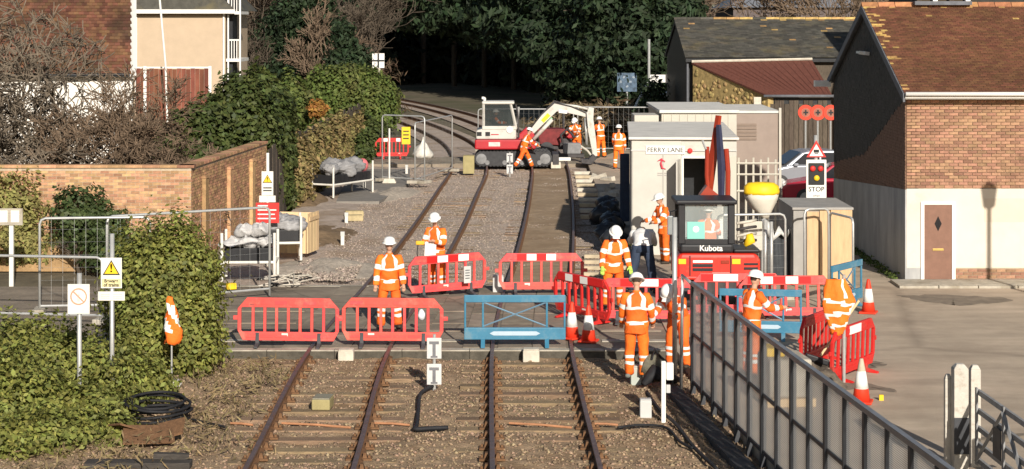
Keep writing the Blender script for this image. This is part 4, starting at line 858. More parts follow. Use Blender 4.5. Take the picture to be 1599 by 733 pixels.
def barrier(loc, rz, label, mat=m_pinkred, strips='', L=1.98, name='pedestrian_barrier', group=None, tilt=0.):
    t = empty(name, loc, rz, label, 'barrier', group); h = L/2; rdb = random.Random(label); t.rotation_euler = (R(rdb.uniform(-2.5,2.5)), R(rdb.uniform(-.8,.8)), rz+R(rdb.uniform(-2,2)))
    mb = MB(); T = .03
    mb.prism([(-h+.02,.72),(-h+.2,.93),(h-.2,.93),(h-.02,.72),(h-.09,.72),(h-.11,.745),(-h+.11,.745),(-h+.09,.72)], -T, T)
    mb.prism([(-h+.02,.30),(-h+.09,.30),(-h+.11,.275),(h-.11,.275),(h-.09,.30),(h-.02,.30),(h-.12,.11),(-h+.12,.11)], -T, T)
    for s in (-1,1):
        mb.b2(s*(h-.055)-.035, s*(h-.055)+.035, -T+.002, T-.002, .30, .72)
        mb.b2(s*(h+.01)-.055, s*(h+.01)+.055, -.02, .02, .50, .58)
    n = 7
    for i in range(n):
        x = -h+.09+(2*h-.18)*(i+1)/(n+1); mb.b2(x-.028, x+.028, -T+.006, T-.006, .26, .76)
    mb.build('frame', mat, t, bev=.008)
    # moulded ribs on the top and bottom bands
    for z0, z1 in ((.80,.87), (.17,.22)):
        for i in range(6):
            x = -h+.3+(2*h-.6)*i/5; MB().b2(x-.12, x+.12, -T-.008, -T+.004, z0, z1).build('rib', mat, t)
    for s in (-1,1):
        x = s*(h-.40); mb = MB(); mb.prism([(-.26,0),(.26,0),(.26,.03),(.05,.07),(.035,.26),(-.035,.26),(-.05,.07),(-.26,.03)], x-.035, x+.035, axis='x'); mb.build('foot', m_foot if mat is m_pinkred else mat, t, bev=.006)
    x = rdb.uniform(-.5,.5); MB().b2(x-.06, x+.06, -T-.004, -T+.002, .20, .255).build('maker_label', m_dirtyw, t); MB().b2(-h+.26, -h+.34, -T-.006, -T+.001, .79, .87).build('moulded_boss', m_foot, t)
    if strips:
        w_ = (2*h-.42)/len(strips)
        for i, c in enumerate(strips):
            if c == '-': continue
            MB().b2(-h+.21+i*w_, -h+.21+(i+1)*w_-.003, -T-.012, -T-.002, .77, .915).build('reflective_strip', m_stripw if c == 'w' else m_stripr, t)
    return t
def between(a, b): v = Vector(b)-Vector(a); return (Vector(a)+Vector(b))/2, math.atan2(v.y, v.x)
a, b = G(372,541), G(528,541); barrier((a+b)/2, 0, 'faded red barrier nearest the hedge at the crossing edge')
a, b = G(534,541), G(692,541); barrier((a+b)/2, 0, 'faded red barrier linked beside the blue barrier, worker behind it')
c, r = between(G(637,466), G(758,457)); barrier(c, r, 'faded red barrier with broken striped top in front of the worker with papers', strips='-rwrw-')
hp = empty('hanging_plate', (c.x+.46,c.y-.09,.48), r, 'pale printed plate hanging on a striped barrier', 'plate'); MB().box((0,0,0), (.17,.012,.38)).build('plate', m_grey, hp)
for k in range(4): MB().box((0,-.009,.1-k*.06), (.11,.004,.02)).build('print_line', m_foot, hp)
c, r = between(G(777,460), G(913,459)); barrier(c, r, 'faded red barrier with striped top standing across the running line', strips='-rwrw--')
barrier((1.46,39.9,0), math.atan2(-1.55,1.1), 'dark red barrier with white patches turned along the track edge', m_red, 'rwrwrr')
barrier((2.75,39.4,0), R(-4), 'red barrier with striped top behind the worker on the track edge', m_pinkred, '-rwwr-')
barrier((4.72,40.2,0), R(3), 'faded red barrier standing below the red digger', m_pinkred, 'rww-rr')
barrier((5.68,39.8,0), R(-2), 'faded red barrier with red and white top in front of the timber crate', m_pinkred, 'rwrwr-')
barrier((5.95,33.6,0), R(58), 'bright red barrier with white squares beside the hung jacket', m_red, '--ww--', L=1.9)
barrier((5.55,34.9,0), R(62), 'bright red barrier behind the leaning broom', m_red, '', L=1.9)

def blue_barrier(loc, rz, label, L=1.94):
    t = empty('blue_barrier', loc, rz, label, 'barrier'); h = L/2; T = .022
    mb = MB(); mb.b2(-h, h, -T-.01, T+.01, .84, .98); mb.b2(-h, h, -T-.01, T+.01, .13, .36)
    for x in (-h+.02, -h+.36, h-.36, h-.02): mb.b2(x-.02, x+.02, -T, T, .36, .84)
    mb.build('frame', m_blue, t, bev=.012)
    mb = MB(); mb.tube([(-h+.36,0,.38),(h-.36,0,.84)], .016, 6); mb.tube([(-h+.36,.005,.84),(h-.36,.005,.38)], .016, 6); mb.build('cross_brace', M('blue_steel', (.16,.27,.36), .35, .1, 3, metal=.3), t)
    mb = MB(); mb.prism([(-h*.5,.25),(-h*.42,.29),(h*.42,.29),(h*.5,.25),(h*.42,.21),(-h*.42,.21)], -T-.016, -T-.008); mb.build('glare_patch', M('painted_glare', (.42,.52,.60), .4, .06, 3), t, bev=.004)  # pale shape painted to stand for glare on the bottom band
    for s in (-1,1):
        x = s*(h-.36); mb = MB(); mb.prism([(-.22,0),(.22,0),(.05,.14),(-.05,.14)], x-.04, x+.04, axis='x'); mb.build('foot', m_blue, t, bev=.006)
    return t
a, b = G(726,541), G(882,541); blue_barrier((a+b)/2, 0, 'blue cross braced barrier standing over the running line')
blue_barrier((4.85,37.5,0), R(-8), 'blue barrier half hidden behind the steel mesh fence', 1.6)
blue_barrier((7.25,41.6,0), R(55), 'blue barrier end beside the timber crate', 1.5)

def cone(loc, label, h=.72, worn=False):
    t = empty('traffic_cone', loc, random.uniform(0,1.5), label, 'traffic cone')
    MB().box((0,0,.02), (.36,.36,.04)).build('base', m_coneo, t, bev=.015)
    mb = MB(); pr = [(.145,.04),(.115,h*.33),(.07,h*.72),(.035,h*.97),(.025,h)]
    mb.lathe(pr, n=18, mifn=lambda i: 1 if i == 1 else (2 if worn and i > 1 else 0)); mb.build('body', [m_coneo, m_dirtyw, M('worn_cone_top', (.48,.40,.30), .7, .15, 6)], t, smooth=True)
    MB().lathe([(.117,h*.34),(.0725,h*.71)], n=18).build('sleeve', m_refl, t, smooth=True)
cone(G(893,529), 'red and white cone standing next to the blue barrier')
cone(G(919,534), 'red and white cone between another cone and the worker on the track edge')
cone(G(1356,489), 'red and white cone at the corner of the barriers by the rendered wall')
cone(G(1345,629), 'worn cone with dirty top at the foot of the bright red barrier', .72, True)

# steel mesh fence on the right, post by post, panel by panel
m_mesh = bpy.data.materials.new('perforated_sheet'); m_mesh.use_nodes = True
n_ = m_mesh.node_tree.nodes; pb = n_['Principled BSDF']; pb.inputs['Base Color'].default_value = (.66,.65,.62,1); pb.inputs['Roughness'].default_value = .5; pb.inputs['Metallic'].default_value = .3
tr_ = n_.new('ShaderNodeBsdfTransparent'); mx_ = n_.new('ShaderNodeMixShader'); tcn = n_.new('ShaderNodeTexCoord')
wv = n_.new('ShaderNodeTexWave'); wv.bands_direction = 'Z'; wv.inputs['Scale'].default_value = 13; wv.inputs['Distortion'].default_value = 0; m_mesh.node_tree.links.new(tcn.outputs['Object'], wv.inputs['Vector'])
rr = n_.new('ShaderNodeMapRange'); rr.inputs[3].default_value = .3; rr.inputs[4].default_value = .58; m_mesh.node_tree.links.new(wv.outputs['Fac'], rr.inputs[0]); m_mesh.node_tree.links.new(rr.outputs[0], mx_.inputs[0])
tl_ = n_.new('ShaderNodeBsdfTranslucent'); tl_.inputs[0].default_value = (.74,.73,.70,1); m2_ = n_.new('ShaderNodeMixShader'); m2_.inputs[0].default_value = .6; m_mesh.node_tree.links.new(pb.outputs[0], m2_.inputs[1]); m_mesh.node_tree.links.new(tl_.outputs[0], m2_.inputs[2])
m_mesh.node_tree.links.new(tr_.outputs[0], mx_.inputs[1]); m_mesh.node_tree.links.new(m2_.outputs[0], mx_.inputs[2]); m_mesh.node_tree.links.new(mx_.outputs[0], n_['Material Output'].inputs[0])
fe = empty('steel_fence', (0,0,0), label='dark steel fence with perforated panels beside the track', cat='fence')
fa, fb_ = Vector((3.1,32.9,0)), Vector((4.78,15.2,0)); fd_ = (fb_-fa).normalized(); FL = (fb_-fa).length; fr = math.atan2(fd_.y, fd_.x); npan = 10
def along(t, z): return fa+fd_*(FL*t)+Vector((0,0,z))
def bar(p, q, w, h, name, mat, parent):
    v = q-p; return MB().box((0,0,0), (v.length, w, h)).build(name, mat, parent, (p+q)/2, (0, -math.asin(v.z/v.length), math.atan2(v.y, v.x)), bev=.004)
bar(along(-.002,1.72), along(1,1.72), .07, .07, 'top_rail', M('grey_top_rail', (.24,.245,.255), .45, .15, 4, metal=.4), fe)
bar(along(0,.86), along(1,.86), .04, .05, 'mid_rail', m_dsteel, fe); bar(along(0,.04), along(1,.04), .04, .06, 'bottom_rail', m_dsteel, fe)
for i in range(npan*2+1):
    p = along(i/(npan*2), 0); wd = .09 if i % 2 == 0 else .045
    MB().b2(-wd/2, wd/2, -.04, .04, -.3, 1.685).build('post', m_dsteel, fe, p, (0,0,fr))
nv_ = Vector((-fd_.y, fd_.x, 0))
for i in range(npan*2):
    for (z0, z1) in ((.07,.835), (.885,1.68)):
        q0, q1 = along((i+.06)/(npan*2), 0), along((i+.94)/(npan*2), 0); Lp = (q1-q0).length
        MB().b2(-Lp/2, Lp/2, -.003, .003, z0, z1).build('mesh_panel', m_mesh, fe, (q0+q1)/2, (0,0,fr))
# handrail hoop at the far end
MB().tube([along(-.005,1.7)+Vector((0,.02,0)), along(-.02,1.78)+Vector((-.1,.25,0)), Vector((2.95,33.25,1.6)), Vector((2.93,33.3,-.2))], .03, 8).build('hoop', m_galv, fe, smooth=True)
MB().tube([Vector((2.87,33.9,-.2)), Vector((2.87,33.9,2.75))], .045, 10).build('tall_post', m_galv, fe, smooth=True)
# dark cable troughing along the fence foot
tr0 = empty('cable_trough', (0,0,0), label='dark cable trough lids running along the foot of the steel fence', cat='trough')
for i in range(24):
    p = along(.0, -.12)+fd_*(i*.6)+Vector((-.32,0,0)); MB().b2(-.29, .29, -.13, .13, -.1, .03).build('trough_lid', M('dark_trough', (.075,.072,.07), .85, .2, 6, island=.2), tr0, p, (random.gauss(0,.01),0,fr), bev=.008)

def heras(a, b, label, h=2.0, group=None, legs=True, wires=True):
    a, b = Vector(a), Vector(b); L = (b-a).length; t = empty('mesh_fence_panel', a, math.atan2((b-a).y,(b-a).x), label, 'fence panel', group); r = .029; q = .12
    pts = [(0,0,.0),(0,0,h-q),(.035,0,h-.035),(q,0,h),(L-q,0,h),(L-.035,0,h-.035),(L,0,h-q),(L,0,0)]
    MB().tube(pts, r, 8).build('tube_frame', m_galv, t, smooth=True)
    MB().tube([(0,0,.16),(L,0,.16)], r*.9, 6).build('lower_rail', m_galv, t)
    if wires:
        mb = MB()
        for i in range(1, int(L/.24)): mb.tube([(i*.24,0,.16),(i*.24,0,h)], .0022, 3, cap=False)
        for k in range(1, 7): mb.tube([(0,0,.16+k*.27),(L,0,.16+k*.27)], .0022, 3, cap=False)
        tag(mb.build('wire_mesh', m_galv, t), kind='stuff')
    if legs:
        for x in (0, L): MB().b2(x-.12, x+.12, -.3, .3, -.0, .12).build('foot_block', m_conc, t, bev=.02)
    return t
heras(G(62,490), G(234,487), 'tubular mesh fence panel in front of the garden wall by the signboard', 2.02)
heras(G(164,486)+Vector((0,.2,0)), G(421,462), 'long tubular mesh fence panel reaching the stack of sandbags', 2.0, legs=False)
heras(G(-60,489)+Vector((0,-.9,0)), G(160,505), 'low tubular barrier panel behind the sprawling ivy', 1.35, wires=False)
heras(G(597,283), G(663,287), 'mesh fence panel with yellow notice beside the far crossing', 2.55)
heras(G(648,287), G(706,268), 'mesh fence panel standing by the white sack', 2.3)
heras((4.55,42.6,0), (6.1,42.9,0), 'mesh fence panel behind the red digger', 1.9)
heras(G(1256,452), G(1294,450), 'tubular frame panel leaning across the plywood crate', 1.85, wires=False, legs=False)
heras(G(1296,450), G(1332,462), 'tubular frame panel at the end of the plywood crate', 1.75, wires=False, legs=False)
heras((3.1,90.6,0), (7.2,90.2,0), 'mesh fence panel behind the far workers', 2.1)
heras((-1.6,90.8,0), (2.9,90.6,0), 'mesh fence panel behind the excavator arm', 2.0)

# far red barriers by the path
barrier(G(612,248), R(4), 'small bright red barrier beside the far path', m_red, '-w--w-', L=1.55)
# white gate posts and field gate on the right edge
m_gpost = M('flaking_white_wood', (.52,.485,.42), .8, .12, 6, .3, col2=(.35,.30,.24), c2scale=4, c2amt=.25)
for (x, y, hh, wd, lb) in ((6.2,26.6,1.42,.2,'broad flaking white gate post hung with the grey gate'), (6.07,26.75,1.25,.1,'slim white post standing against the broad gate post'), (6.48,26.9,1.35,.14,'white post behind the hung end of the grey gate')):
    t = empty('gate_post', (x,y,0), label=lb, cat='gate post'); mb = MB(); mb.box((0,0,hh/2-.1), (wd,wd,hh+.2)); mb.box((0,0,hh+.03), (wd,wd,.06), taper=(.5,.5)); mb.build('shaft', m_gpost, t, bev=.01)
    MB().b2(-wd/2-.004, wd/2+.004, -wd/2-.02, -wd/2-.003, .25, .75).build('dark_board', m_dsteel, t) if wd > .15 else None
gt = empty('field_gate', (6.42,26.45,0), R(-88), 'grey barred field gate swung open at the yard edge', 'gate')
m_gate = M('grey_gate_paint', (.25,.25,.25), .6, .2, 5)
for z in (.18,.40,.62,.86,1.12): MB().b2(0, 2.6, -.02, .02, z-.035, z+.035).build('gate_bar', m_gate, gt)
for x in (.03, 1.3, 2.57): MB().b2(x-.04, x+.04, -.045, -.021, .12, 1.18).build('stile', m_gate, gt)
MB().tube([(.05,-.04,.18),(1.3,-.04,1.1)], .03, 4).build('brace', m_gate, gt); MB().tube([(2.55,-.04,.18),(1.3,-.04,1.1)], .03, 4).build('brace', m_gate, gt)
MB().b2(.9, 1.25, -.06, -.046, .45, .85).build('gate_sign', m_dsteel, gt)
t = empty('gate_post', (7.0,24.7,0), label='round grey post at the free end of the open gate', cat='gate post'); MB().tube([(0,0,-.2),(0,0,1.3)], .07, 12).build('shaft', m_gpost, t, smooth=True); MB().b2(-.1,.3,-.08,-.05,.95,1.0).build('latch', m_iron, t)
tag(heap('dark_strip', (8.9,28.6,-.02), 2.2, .35, .2, m_patch, 4), 'dark earth strip behind the field gate', 'earth strip')  # low uneven strip, darker than the yard

# ------------------------------------------------------------------ signs and posts
def post(t, h, r=.038, mat=m_galv): MB().tube([(0,0,-.9),(0,0,h)], r, 10).build('post', mat, t, smooth=True)
m_yellow = M('sign_yellow', (.80,.52,.02), .5, .05, 4); m_ink = M('black_ink', (.02,.02,.02), .6); m_signred = M('sign_red', (.60,.035,.03), .5, .06, 4); m_fadedred = M('faded_sign_red', (.72,.30,.20), .6, .1, 8)
def plate(t, w, h, z, mat, y=-.05, name='sign_plate', x=0.): return MB().b2(x-w/2, x+w/2, y-.008, y, z-h/2, z+h/2).build(name, mat, t, bev=.003)
def tri(w, z, y, mat, t, name, th=.004): MB().prism([(-w/2,z-w*.43),(w/2,z-w*.43),(0,z+w*.43)], y-th, y).build(name, mat, t)
s1 = empty('prohibition_sign', (W(124,0,31).x,31,0), label='white board with faded red slashed circle on a grey post', cat='sign'); post(s1, 2.15)
plate(s1, .355, .48, 1.74, m_dirtyw)
mb = MB(); rg = [Vector((.125*math.cos(a),-.062,1.78+.125*math.sin(a))) for a in np.linspace(0,6.2832,25)]; mb.tube(rg, .012, 5); mb.tube([(-.09,-.062,1.87),(.09,-.062,1.69)], .011, 5); mb.build('slashed_circle', m_fadedred, s1)
mb = MB(); mb.ball((.0,-.058,1.80), (.022,.003,.022), 8, 4); mb.b2(-.02,.02,-.062,-.058,1.70,1.78); mb.build('faint_figure', M('faint_ink', (.62,.52,.46), .6), s1)
s2 = empty('warning_sign', (W(175,0,31.6).x,31.6,0), label='post with yellow warning triangle board above a small white plate', cat='sign'); post(s2, 2.72)
plate(s2, .345, .50, 2.08, m_dirtyw); tri(.285, 2.17, -.060, m_ink, s2, 'triangle_border'); tri(.225, 2.165, -.065, m_yellow, s2, 'triangle_field')
text('exclamation_mark', '!', .19, m_ink, s2, (0,-.067,2.155), bold=.004)
plate(s2, .31, .13, 1.92, M('pale_yellow', (.70,.62,.32), .5, .05, 4), -.059, 'text_panel')
text('lettering', 'Beware', .075, m_ink, s2, (0,-.069,1.95), bold=.002); text('lettering', 'of trains', .075, m_ink, s2, (0,-.069,1.885), bold=.002)
plate(s2, .44, .15, 1.70, m_dirtyw, -.045, 'small_plate')
for k in range(3): MB().b2(-.17,-.03,-.056,-.0535,1.665+k*.03,1.672+k*.03).build('print_line', M('grey_ink', (.4,.38,.36), .6), s2); MB().b2(.03,.18,-.056,-.0535,1.665+k*.03,1.672+k*.03).build('print_line', M('grey_ink'), s2)
# furled reflective sign on a stand
fs = empty('furled_road_sign', G(268,602,-.1), label='furled orange and white road sign on a thin stand', cat='sign')
MB().box((0,0,.05), (.34,.30,.1), taper=(.7,.7)).build('base', m_dirtyw, fs, bev=.02); MB().tube([(0,0,.1),(0,0,.9)], .016, 8).build('stem', m_galv, fs)
mb = MB(); rings = []
for i in range(14):
    u = i/13; z = .72+u*.82; rr_ = (.07+.085*math.sin(u*2.6+.5))*(1-u*.62)+.01; rings.append([Vector((math.cos(a)*rr_*(1+.33*math.sin(3*a+i*.8))+.03*math.sin(u*5), math.sin(a)*rr_*.6, z+.02*math.sin(2*a))) for a in [6.2832*j/16 for j in range(16)]])
mb.loft(rings, mifn=lambda i, j: 1 if 2 < i < 10 and (j+i) % 8 in (3,4,5,6) or (9 <= i <= 10 and j % 3) else 0); mb.build('furled_sheet', [m_org, m_refl], fs, smooth=True, wob=.02)
# notice boards far left
nb_ = empty('notice_board', (W(18,0,46).x,46,0), label='pair of white notices on a low wooden post by the garden wall', cat='notice board')
MB().b2(-.05,.05,-.03,.05,-.2,1.5).build('post', m_dirtyw, nb_); MB().b2(-.55,.28,-.06,-.031,1.32,1.72).build('board', m_conc, nb_)
for x in (-.18,.1): plate(nb_, .2, .28, 1.53, m_whitep, -.062, 'notice', x)
# warning post by the ivy hedge, red board
s3 = empty('warning_sign', (W(418,0,49.5).x,49.5,.4), label='small warning triangle on a post above a red instruction board', cat='sign'); post(s3, 2.4, .04, m_dirtyw)
plate(s3, .30, .62, 1.62, m_dirtyw); tri(.25, 1.74, -.06, m_ink, s3, 'triangle_border'); tri(.20, 1.735, -.065, m_yellow, s3, 'triangle_field'); text('exclamation_mark', '!', .16, m_ink, s3, (0,-.067,1.72), bold=.003)
for k in range(2): MB().b2(-.11,.11,-.0635,-.059,1.42+k*.07,1.45+k*.07).build('print_line', m_ink, s3)
for x in (-.11,.11): plate(s3, .2, .17, 1.22, m_dirtyw, -.05, 'small_plate', x)
plate(s3, .60, .52, .86, m_signred, -.045, 'red_board')
for k, (ln_, b_) in enumerate(((.26,.03),(.48,.03),(.44,.03),(.46,.03))): MB().b2(-.25,-.25+ln_,-.0585,-.0535,1.03-k*.11,1.06-k*.11).build('print_line', m_whitep, s3)
# cross board far up the line
cb = empty('cross_board', (W(591,0,111.5).x,111.5,0), label='white square board with black cross on a post', cat='sign'); post(cb, 3.4, .12, m_conc2)
plate(cb, .70, .84, W(0,95,111.5).z, m_whitep, -.13); zc = W(0,95,111.5).z
mb = MB(); mb.b2(-.05,.05,-.143,-.139,zc-.415,zc+.415); mb.b2(-.345,.345,-.148,-.144,zc-.05,zc+.05); mb.build('black_cross', m_ink, cb)
# T boards
def t_board(loc, s, label, n=2):
    t = empty('track_sign', loc, label=label, cat='sign'); MB().tube([(0,.03,-.2),(0,.03,1.0*s)], .03*s, 8).build('post', m_galv, t)
    for k in range(n):
        z = (.30+k*.46)*s; MB().b2(-.13*s,.13*s,-.03,.0,z-.185*s,z+.185*s).build('plate', M('chalky_plate', (.56,.55,.53), .6, .1, 6), t, bev=.01)
        mb = MB(); mb.b2(-.085*s,.085*s,-.037,-.031,z+.075*s,z+.125*s); mb.b2(-.028*s,.028*s,-.037,-.031,z-.13*s,z+.075*s); mb.b2(-.06*s,.06*s,-.0372,-.0312,z-.165*s,z-.131*s); mb.build('t_mark', m_ink if s > 1 else M('mark_grey', (.16,.16,.17), .5), t)
t_board(G(678,611,-.2), .98, 'pair of white T plates on a post between the near tracks')
t_board(G(796,276,-.15), 1.0, 'pair of white T plates on a post by the excavator')
# small items on the near trackbed
def item_box(name, loc, d, mat, label, cat, rz=0., bev=.015, lid=None):
    t = empty(name, loc, rz, label, cat); MB().box((0,0,d[2]/2), d).build('case', mat, t, bev=bev); MB().box((0,0,d[2]+.012), (d[0]*.94,d[1]*.94,.024)).build('lid', lid or mat, t, bev=.006); return t
item_box('junction_box', (-3.12,36.17,-.17), (.29,.26,.19), m_conc2, 'pale concrete box at the crossing edge on the hedge side line', 'box')
item_box('junction_box', (.36,36.15,-.19), (.31,.26,.22), m_conc2, 'pale concrete box at the crossing edge below the blue barrier', 'box')
m_olive = M('olive_box', (.33,.28,.13), .7, .12, 5)
item_box('treadle_box', G(504,637,-.16), (.3,.42,.17), m_olive, 'olive equipment box between the near rails', 'box', R(-4), lid=M('dull_lid', (.25,.23,.17), .7, .12, 4))
item_box('grey_box', G(993,601,-.2), (.19,.19,.32), M('greenish_grey', (.42,.45,.40), .7, .1, 5), 'small grey green box at the heel of the worker', 'box')
item_box('grey_box', G(1008,652,-.2), (.19,.17,.28), m_grey, 'small pale grey box beside the white marker post', 'box')
item_box('relay_box', G(732,271,-.1), (.46,.5,.72), m_olive, 'tan equipment cabinet beside the far crossing', 'cabinet')
wp = empty('marker_post', G(1036,660,-.2), label='white marker post with a bracketed white case at the fence foot', cat='post'); MB().b2(-.035,.035,-.035,.035,-.1,.98).build('shaft', m_whitep, wp, bev=.006); MB().box((.10,0,.82), (.12,.1,.28)).build('case', m_whitep, wp, bev=.02); MB().box((.075,0,.54), (.07,.08,.13)).build('bracket', m_grey, wp, bev=.01)
for (px, py, z, h, lb) in ((535,385,-.2,.42,'green topped marker peg on the gravel slope'), (541,352,-.2,.4,'pale marker peg beside the dug soil'), (569,295,-.1,.45,'short white post at the path edge'), (635,273,-.1,.4,'short white post by the far barrier'), (455,298,.0,.55,'short white post at the foot of the ivy hedge')):
    t = empty('marker_peg', G(px,py,z), label=lb, cat='post'); MB().b2(-.05,.05,-.03,.03,-.1,h).build('shaft', m_dirtyw, t, bev=.005); MB().b2(-.058,.058,-.036,.036,h-.12,h).build('cap', m_grey, t, bev=.004)
for (px, py, lb) in ((553,338,'upper'), (552,345,'lower')):
    item_box('timber_block', G(px,py,-.12), (.6,.3,.16), M('yellow_timber', (.42,.34,.19), .8, .2, 6), 'pale timber block, %s of two on the dug soil' % lb, 'block', R(8))
st = empty('path_sign', G(608,286,-.05), label='thin white sign stand with sandbag base by the path', cat='sign stand'); MB().tube([(0,0,0),(0,0,2.1)], .035, 8).build('post', m_dirtyw, st); MB().box((0,0,.09), (.55,.5,.18), taper=(.7,.7)).build('base', m_conc2, st, bev=.03)
yn = empty('yellow_notice', W(634,212,80), label='yellow notice tied to the far mesh fence', cat='notice'); MB().box((0,0,0), (.36,.02,.72)).build('plate', m_yellow, yn)
for k in range(3): MB().box((0,-.012,.18-k*.15), (.24,.003,.05)).build('print_line', m_ink, yn)
ws = empty('white_sack', G(661,246), label='bulging white builders sack behind the far fence panels', cat='sack')
mb = MB(); mb.loft([[Vector((math.cos(a)*r*(1+.12*math.sin(3*a)), math.sin(a)*r, z)) for a in [6.2832*j/14 for j in range(14)]] for r, z in ((.42,0),(.46,.12),(.42,.3),(.3,.45),(.16,.6),(.05,.75),(.07,.9))]); mb.build('sack', m_dirtyw, ws, smooth=True, wob=.12)
# ------------------------------------------------------------------ hut, cabins, crate, wig-wag
m_hut = M('hut_paint', (.52,.495,.44), .55, .06, 2, col2=(.38,.345,.29), c2scale=.7, c2amt=.15)
m_hutroof = M('hut_roof', (.66,.63,.57), .8, .12, 2)
m_cream = M('cream_panel', (.52,.485,.41), .6, .04, 2)
hut = empty('relay_hut', (0,0,0), label='pale grey equipment hut with the FERRY LANE nameboard', cat='hut')
hx0, hx1, hy0, hy1, hz = 3.17, 5.45, 51.0, 58.6, 3.05
MB().b2(hx0, hx1-.95, hy0, hy1, -.1, hz).build('body', m_hut, hut, bev=.02)
MB().b2(hx1-.95, hx1+.5, hy0+.02, hy1, 2.62, hz-.002).build('lintel', m_hut, hut)
MB().b2(hx1-.16, hx1+.5, hy0+.01, hy1, -.1, 2.62).build('door_side', m_cream, hut, bev=.01)
MB().b2(hx1-.95, hx1-.16, hy0+1.4, hy1-.01, -.1, 2.62).build('inner_wall', m_blackpaint, hut)  # black puts the dark inside the doorway into the wall colour
mb = MB(); mb.b2(hx1-.955, hx1-.9, hy0-.03, hy0+.1, -.05, 2.62); mb.b2(hx1-.9, hx1-.16, hy0-.03, hy0+.1, 2.56, 2.62); mb.build('door_frame', m_whitep, hut)
mb = MB(); mb.box((0,-.36,1.28), (.04,.78,2.5)); d_ = mb.build('open_door', m_hut, hut, (hx1-1.0,hy0-.02,.02), (0,0,R(-8)), bev=.006); MB().b2(-.05,-.02,-.7,-.6,1.15,1.3).build('handle', m_dsteel, d_)
MB().b2(hx0-.08, hx1+.56, hy0-.1, hy1+.1, hz, hz+.07).build('roof', m_hutroof, hut, bev=.02)
MB().b2(hx0-.01, hx1+.5, hy0-.02, hy0+.0, hz-.3, hz-.27).build('fascia_trim', m_grey, hut)
for x in (hx0+.02, hx0+.83, hx0+1.33): MB().b2(x, x+.03, hy0-.018, hy0+.0, -.05, hz-.3).build('corner_strip', M('hut_trim', (.42,.40,.36), .6, .05, 3), hut)
sg = MB().b2(3.55, 4.58, hy0-.03, hy0-.003, 2.67, 2.89).build('nameboard', m_whitep, hut)
text('lettering', 'FERRY LANE', .175, m_ink, sg, (4.065,hy0-.034,2.775), bold=.001)
lg = MB(); lg.tube([(3.98,hy0-.02,2.56),(3.95,hy0-.02,2.42),(3.98,hy0-.02,2.30),(4.08,hy0-.02,2.27)], [.012,.03,.03,.008], 6); lg.tube([(3.86,hy0-.02,2.48),(3.95,hy0-.02,2.53),(4.06,hy0-.02,2.47)], [.006,.025,.018], 6); lg.build('red_emblem', M('emblem_red', (.62,.06,.09), .5, .05, 3), hut)
for k in range(2): MB().b2(3.86,4.12,hy0-.016,hy0-.004,2.10+k*.055,2.12+k*.055).build('print_line', M('grey_ink', (.4,.38,.36), .6), hut)
MB().lathe([(.07,0),(.07,.03),(.03,.05)], n=12).build('red_lamp', m_signred, hut, (4.72,hy0-.0,2.76), (R(90),0,0))
MB().b2(3.92,4.0,hy0-.05,hy0-.01,.35,1.55).build('conduit', m_grey, hut); 
for k in range(2): MB().b2(3.3,3.75,hy0-.014,hy0-.003,.5+k*.12,.56+k*.12).build('vent_slot', m_dsteel, hut)
MB().b2(hx0-.3, hx0-.02, hy0+6.4, hy0+6.9, .2, 2.2).build('side_cabinet', m_navy, hut, bev=.03)
_p = Vector((hx0,hy0,0)); hut.rotation_euler = (0,0,R(-3.2)); hut.location = _p-Matrix.Rotation(R(-3.2),3,'Z') @ _p
# taller cabin behind and the brown container
cab2 = empty('site_cabin', (0,0,0), label='taller cream site cabin standing behind the hut', cat='cabin')
MB().b2(4.62, 6.95, 59.4, 65, -.1, 3.34).build('body', m_cream, cab2, bev=.02); MB().b2(4.55, 7.02, 59.3, 65.1, 3.34, 3.44).build('roof', m_hutroof, cab2, bev=.02)
for i in range(9): MB().b2(4.68+i*.25, 4.70+i*.25, 59.375, 59.398, .1, 3.3).build('wall_rib', m_cream, cab2)
MB().b2(3.75, 4.5, 58.9, 60.4, 3.0, 3.3).build('low_box', m_cream, cab2, bev=.02)
cont = empty('storage_container', (0,0,0), label='dull pinkish brown container with a louvre behind the cabin', cat='container')
m_cont = M('pinkish_brown', (.30,.235,.195), .7, .08, 2)
MB().b2(7.25, 9.15, 66, 71, -.1, 3.02).build('body', m_cont, cont, bev=.02); MB().b2(7.2, 9.2, 65.95, 71.05, 3.02, 3.1).build('roof', m_hutroof, cont)
for k in range(5): MB().b2(7.55, 8.4, 65.96, 65.995, 2.1+k*.12, 2.18+k*.12).build('louvre', M('louvre_brown', (.24,.18,.14), .7, .1, 3), cont)
MB().b2(9.16, 9.24, 65.9, 66, -.1, 3.2).build('corner_post', m_cream, cont)
yb = empty('beacon_bar', W(1113,172,66), label='yellow domed beacon on top of the cream cabin', cat='beacon'); mb = MB(); mb.b2(-.65,.65,-.2,.2,-.12,.0); mb.build('base', m_conc2, yb); MB().ball((0,0,.02), (.6,.3,.2), 14, 8).build('dome', m_yellow, yb, smooth=True)
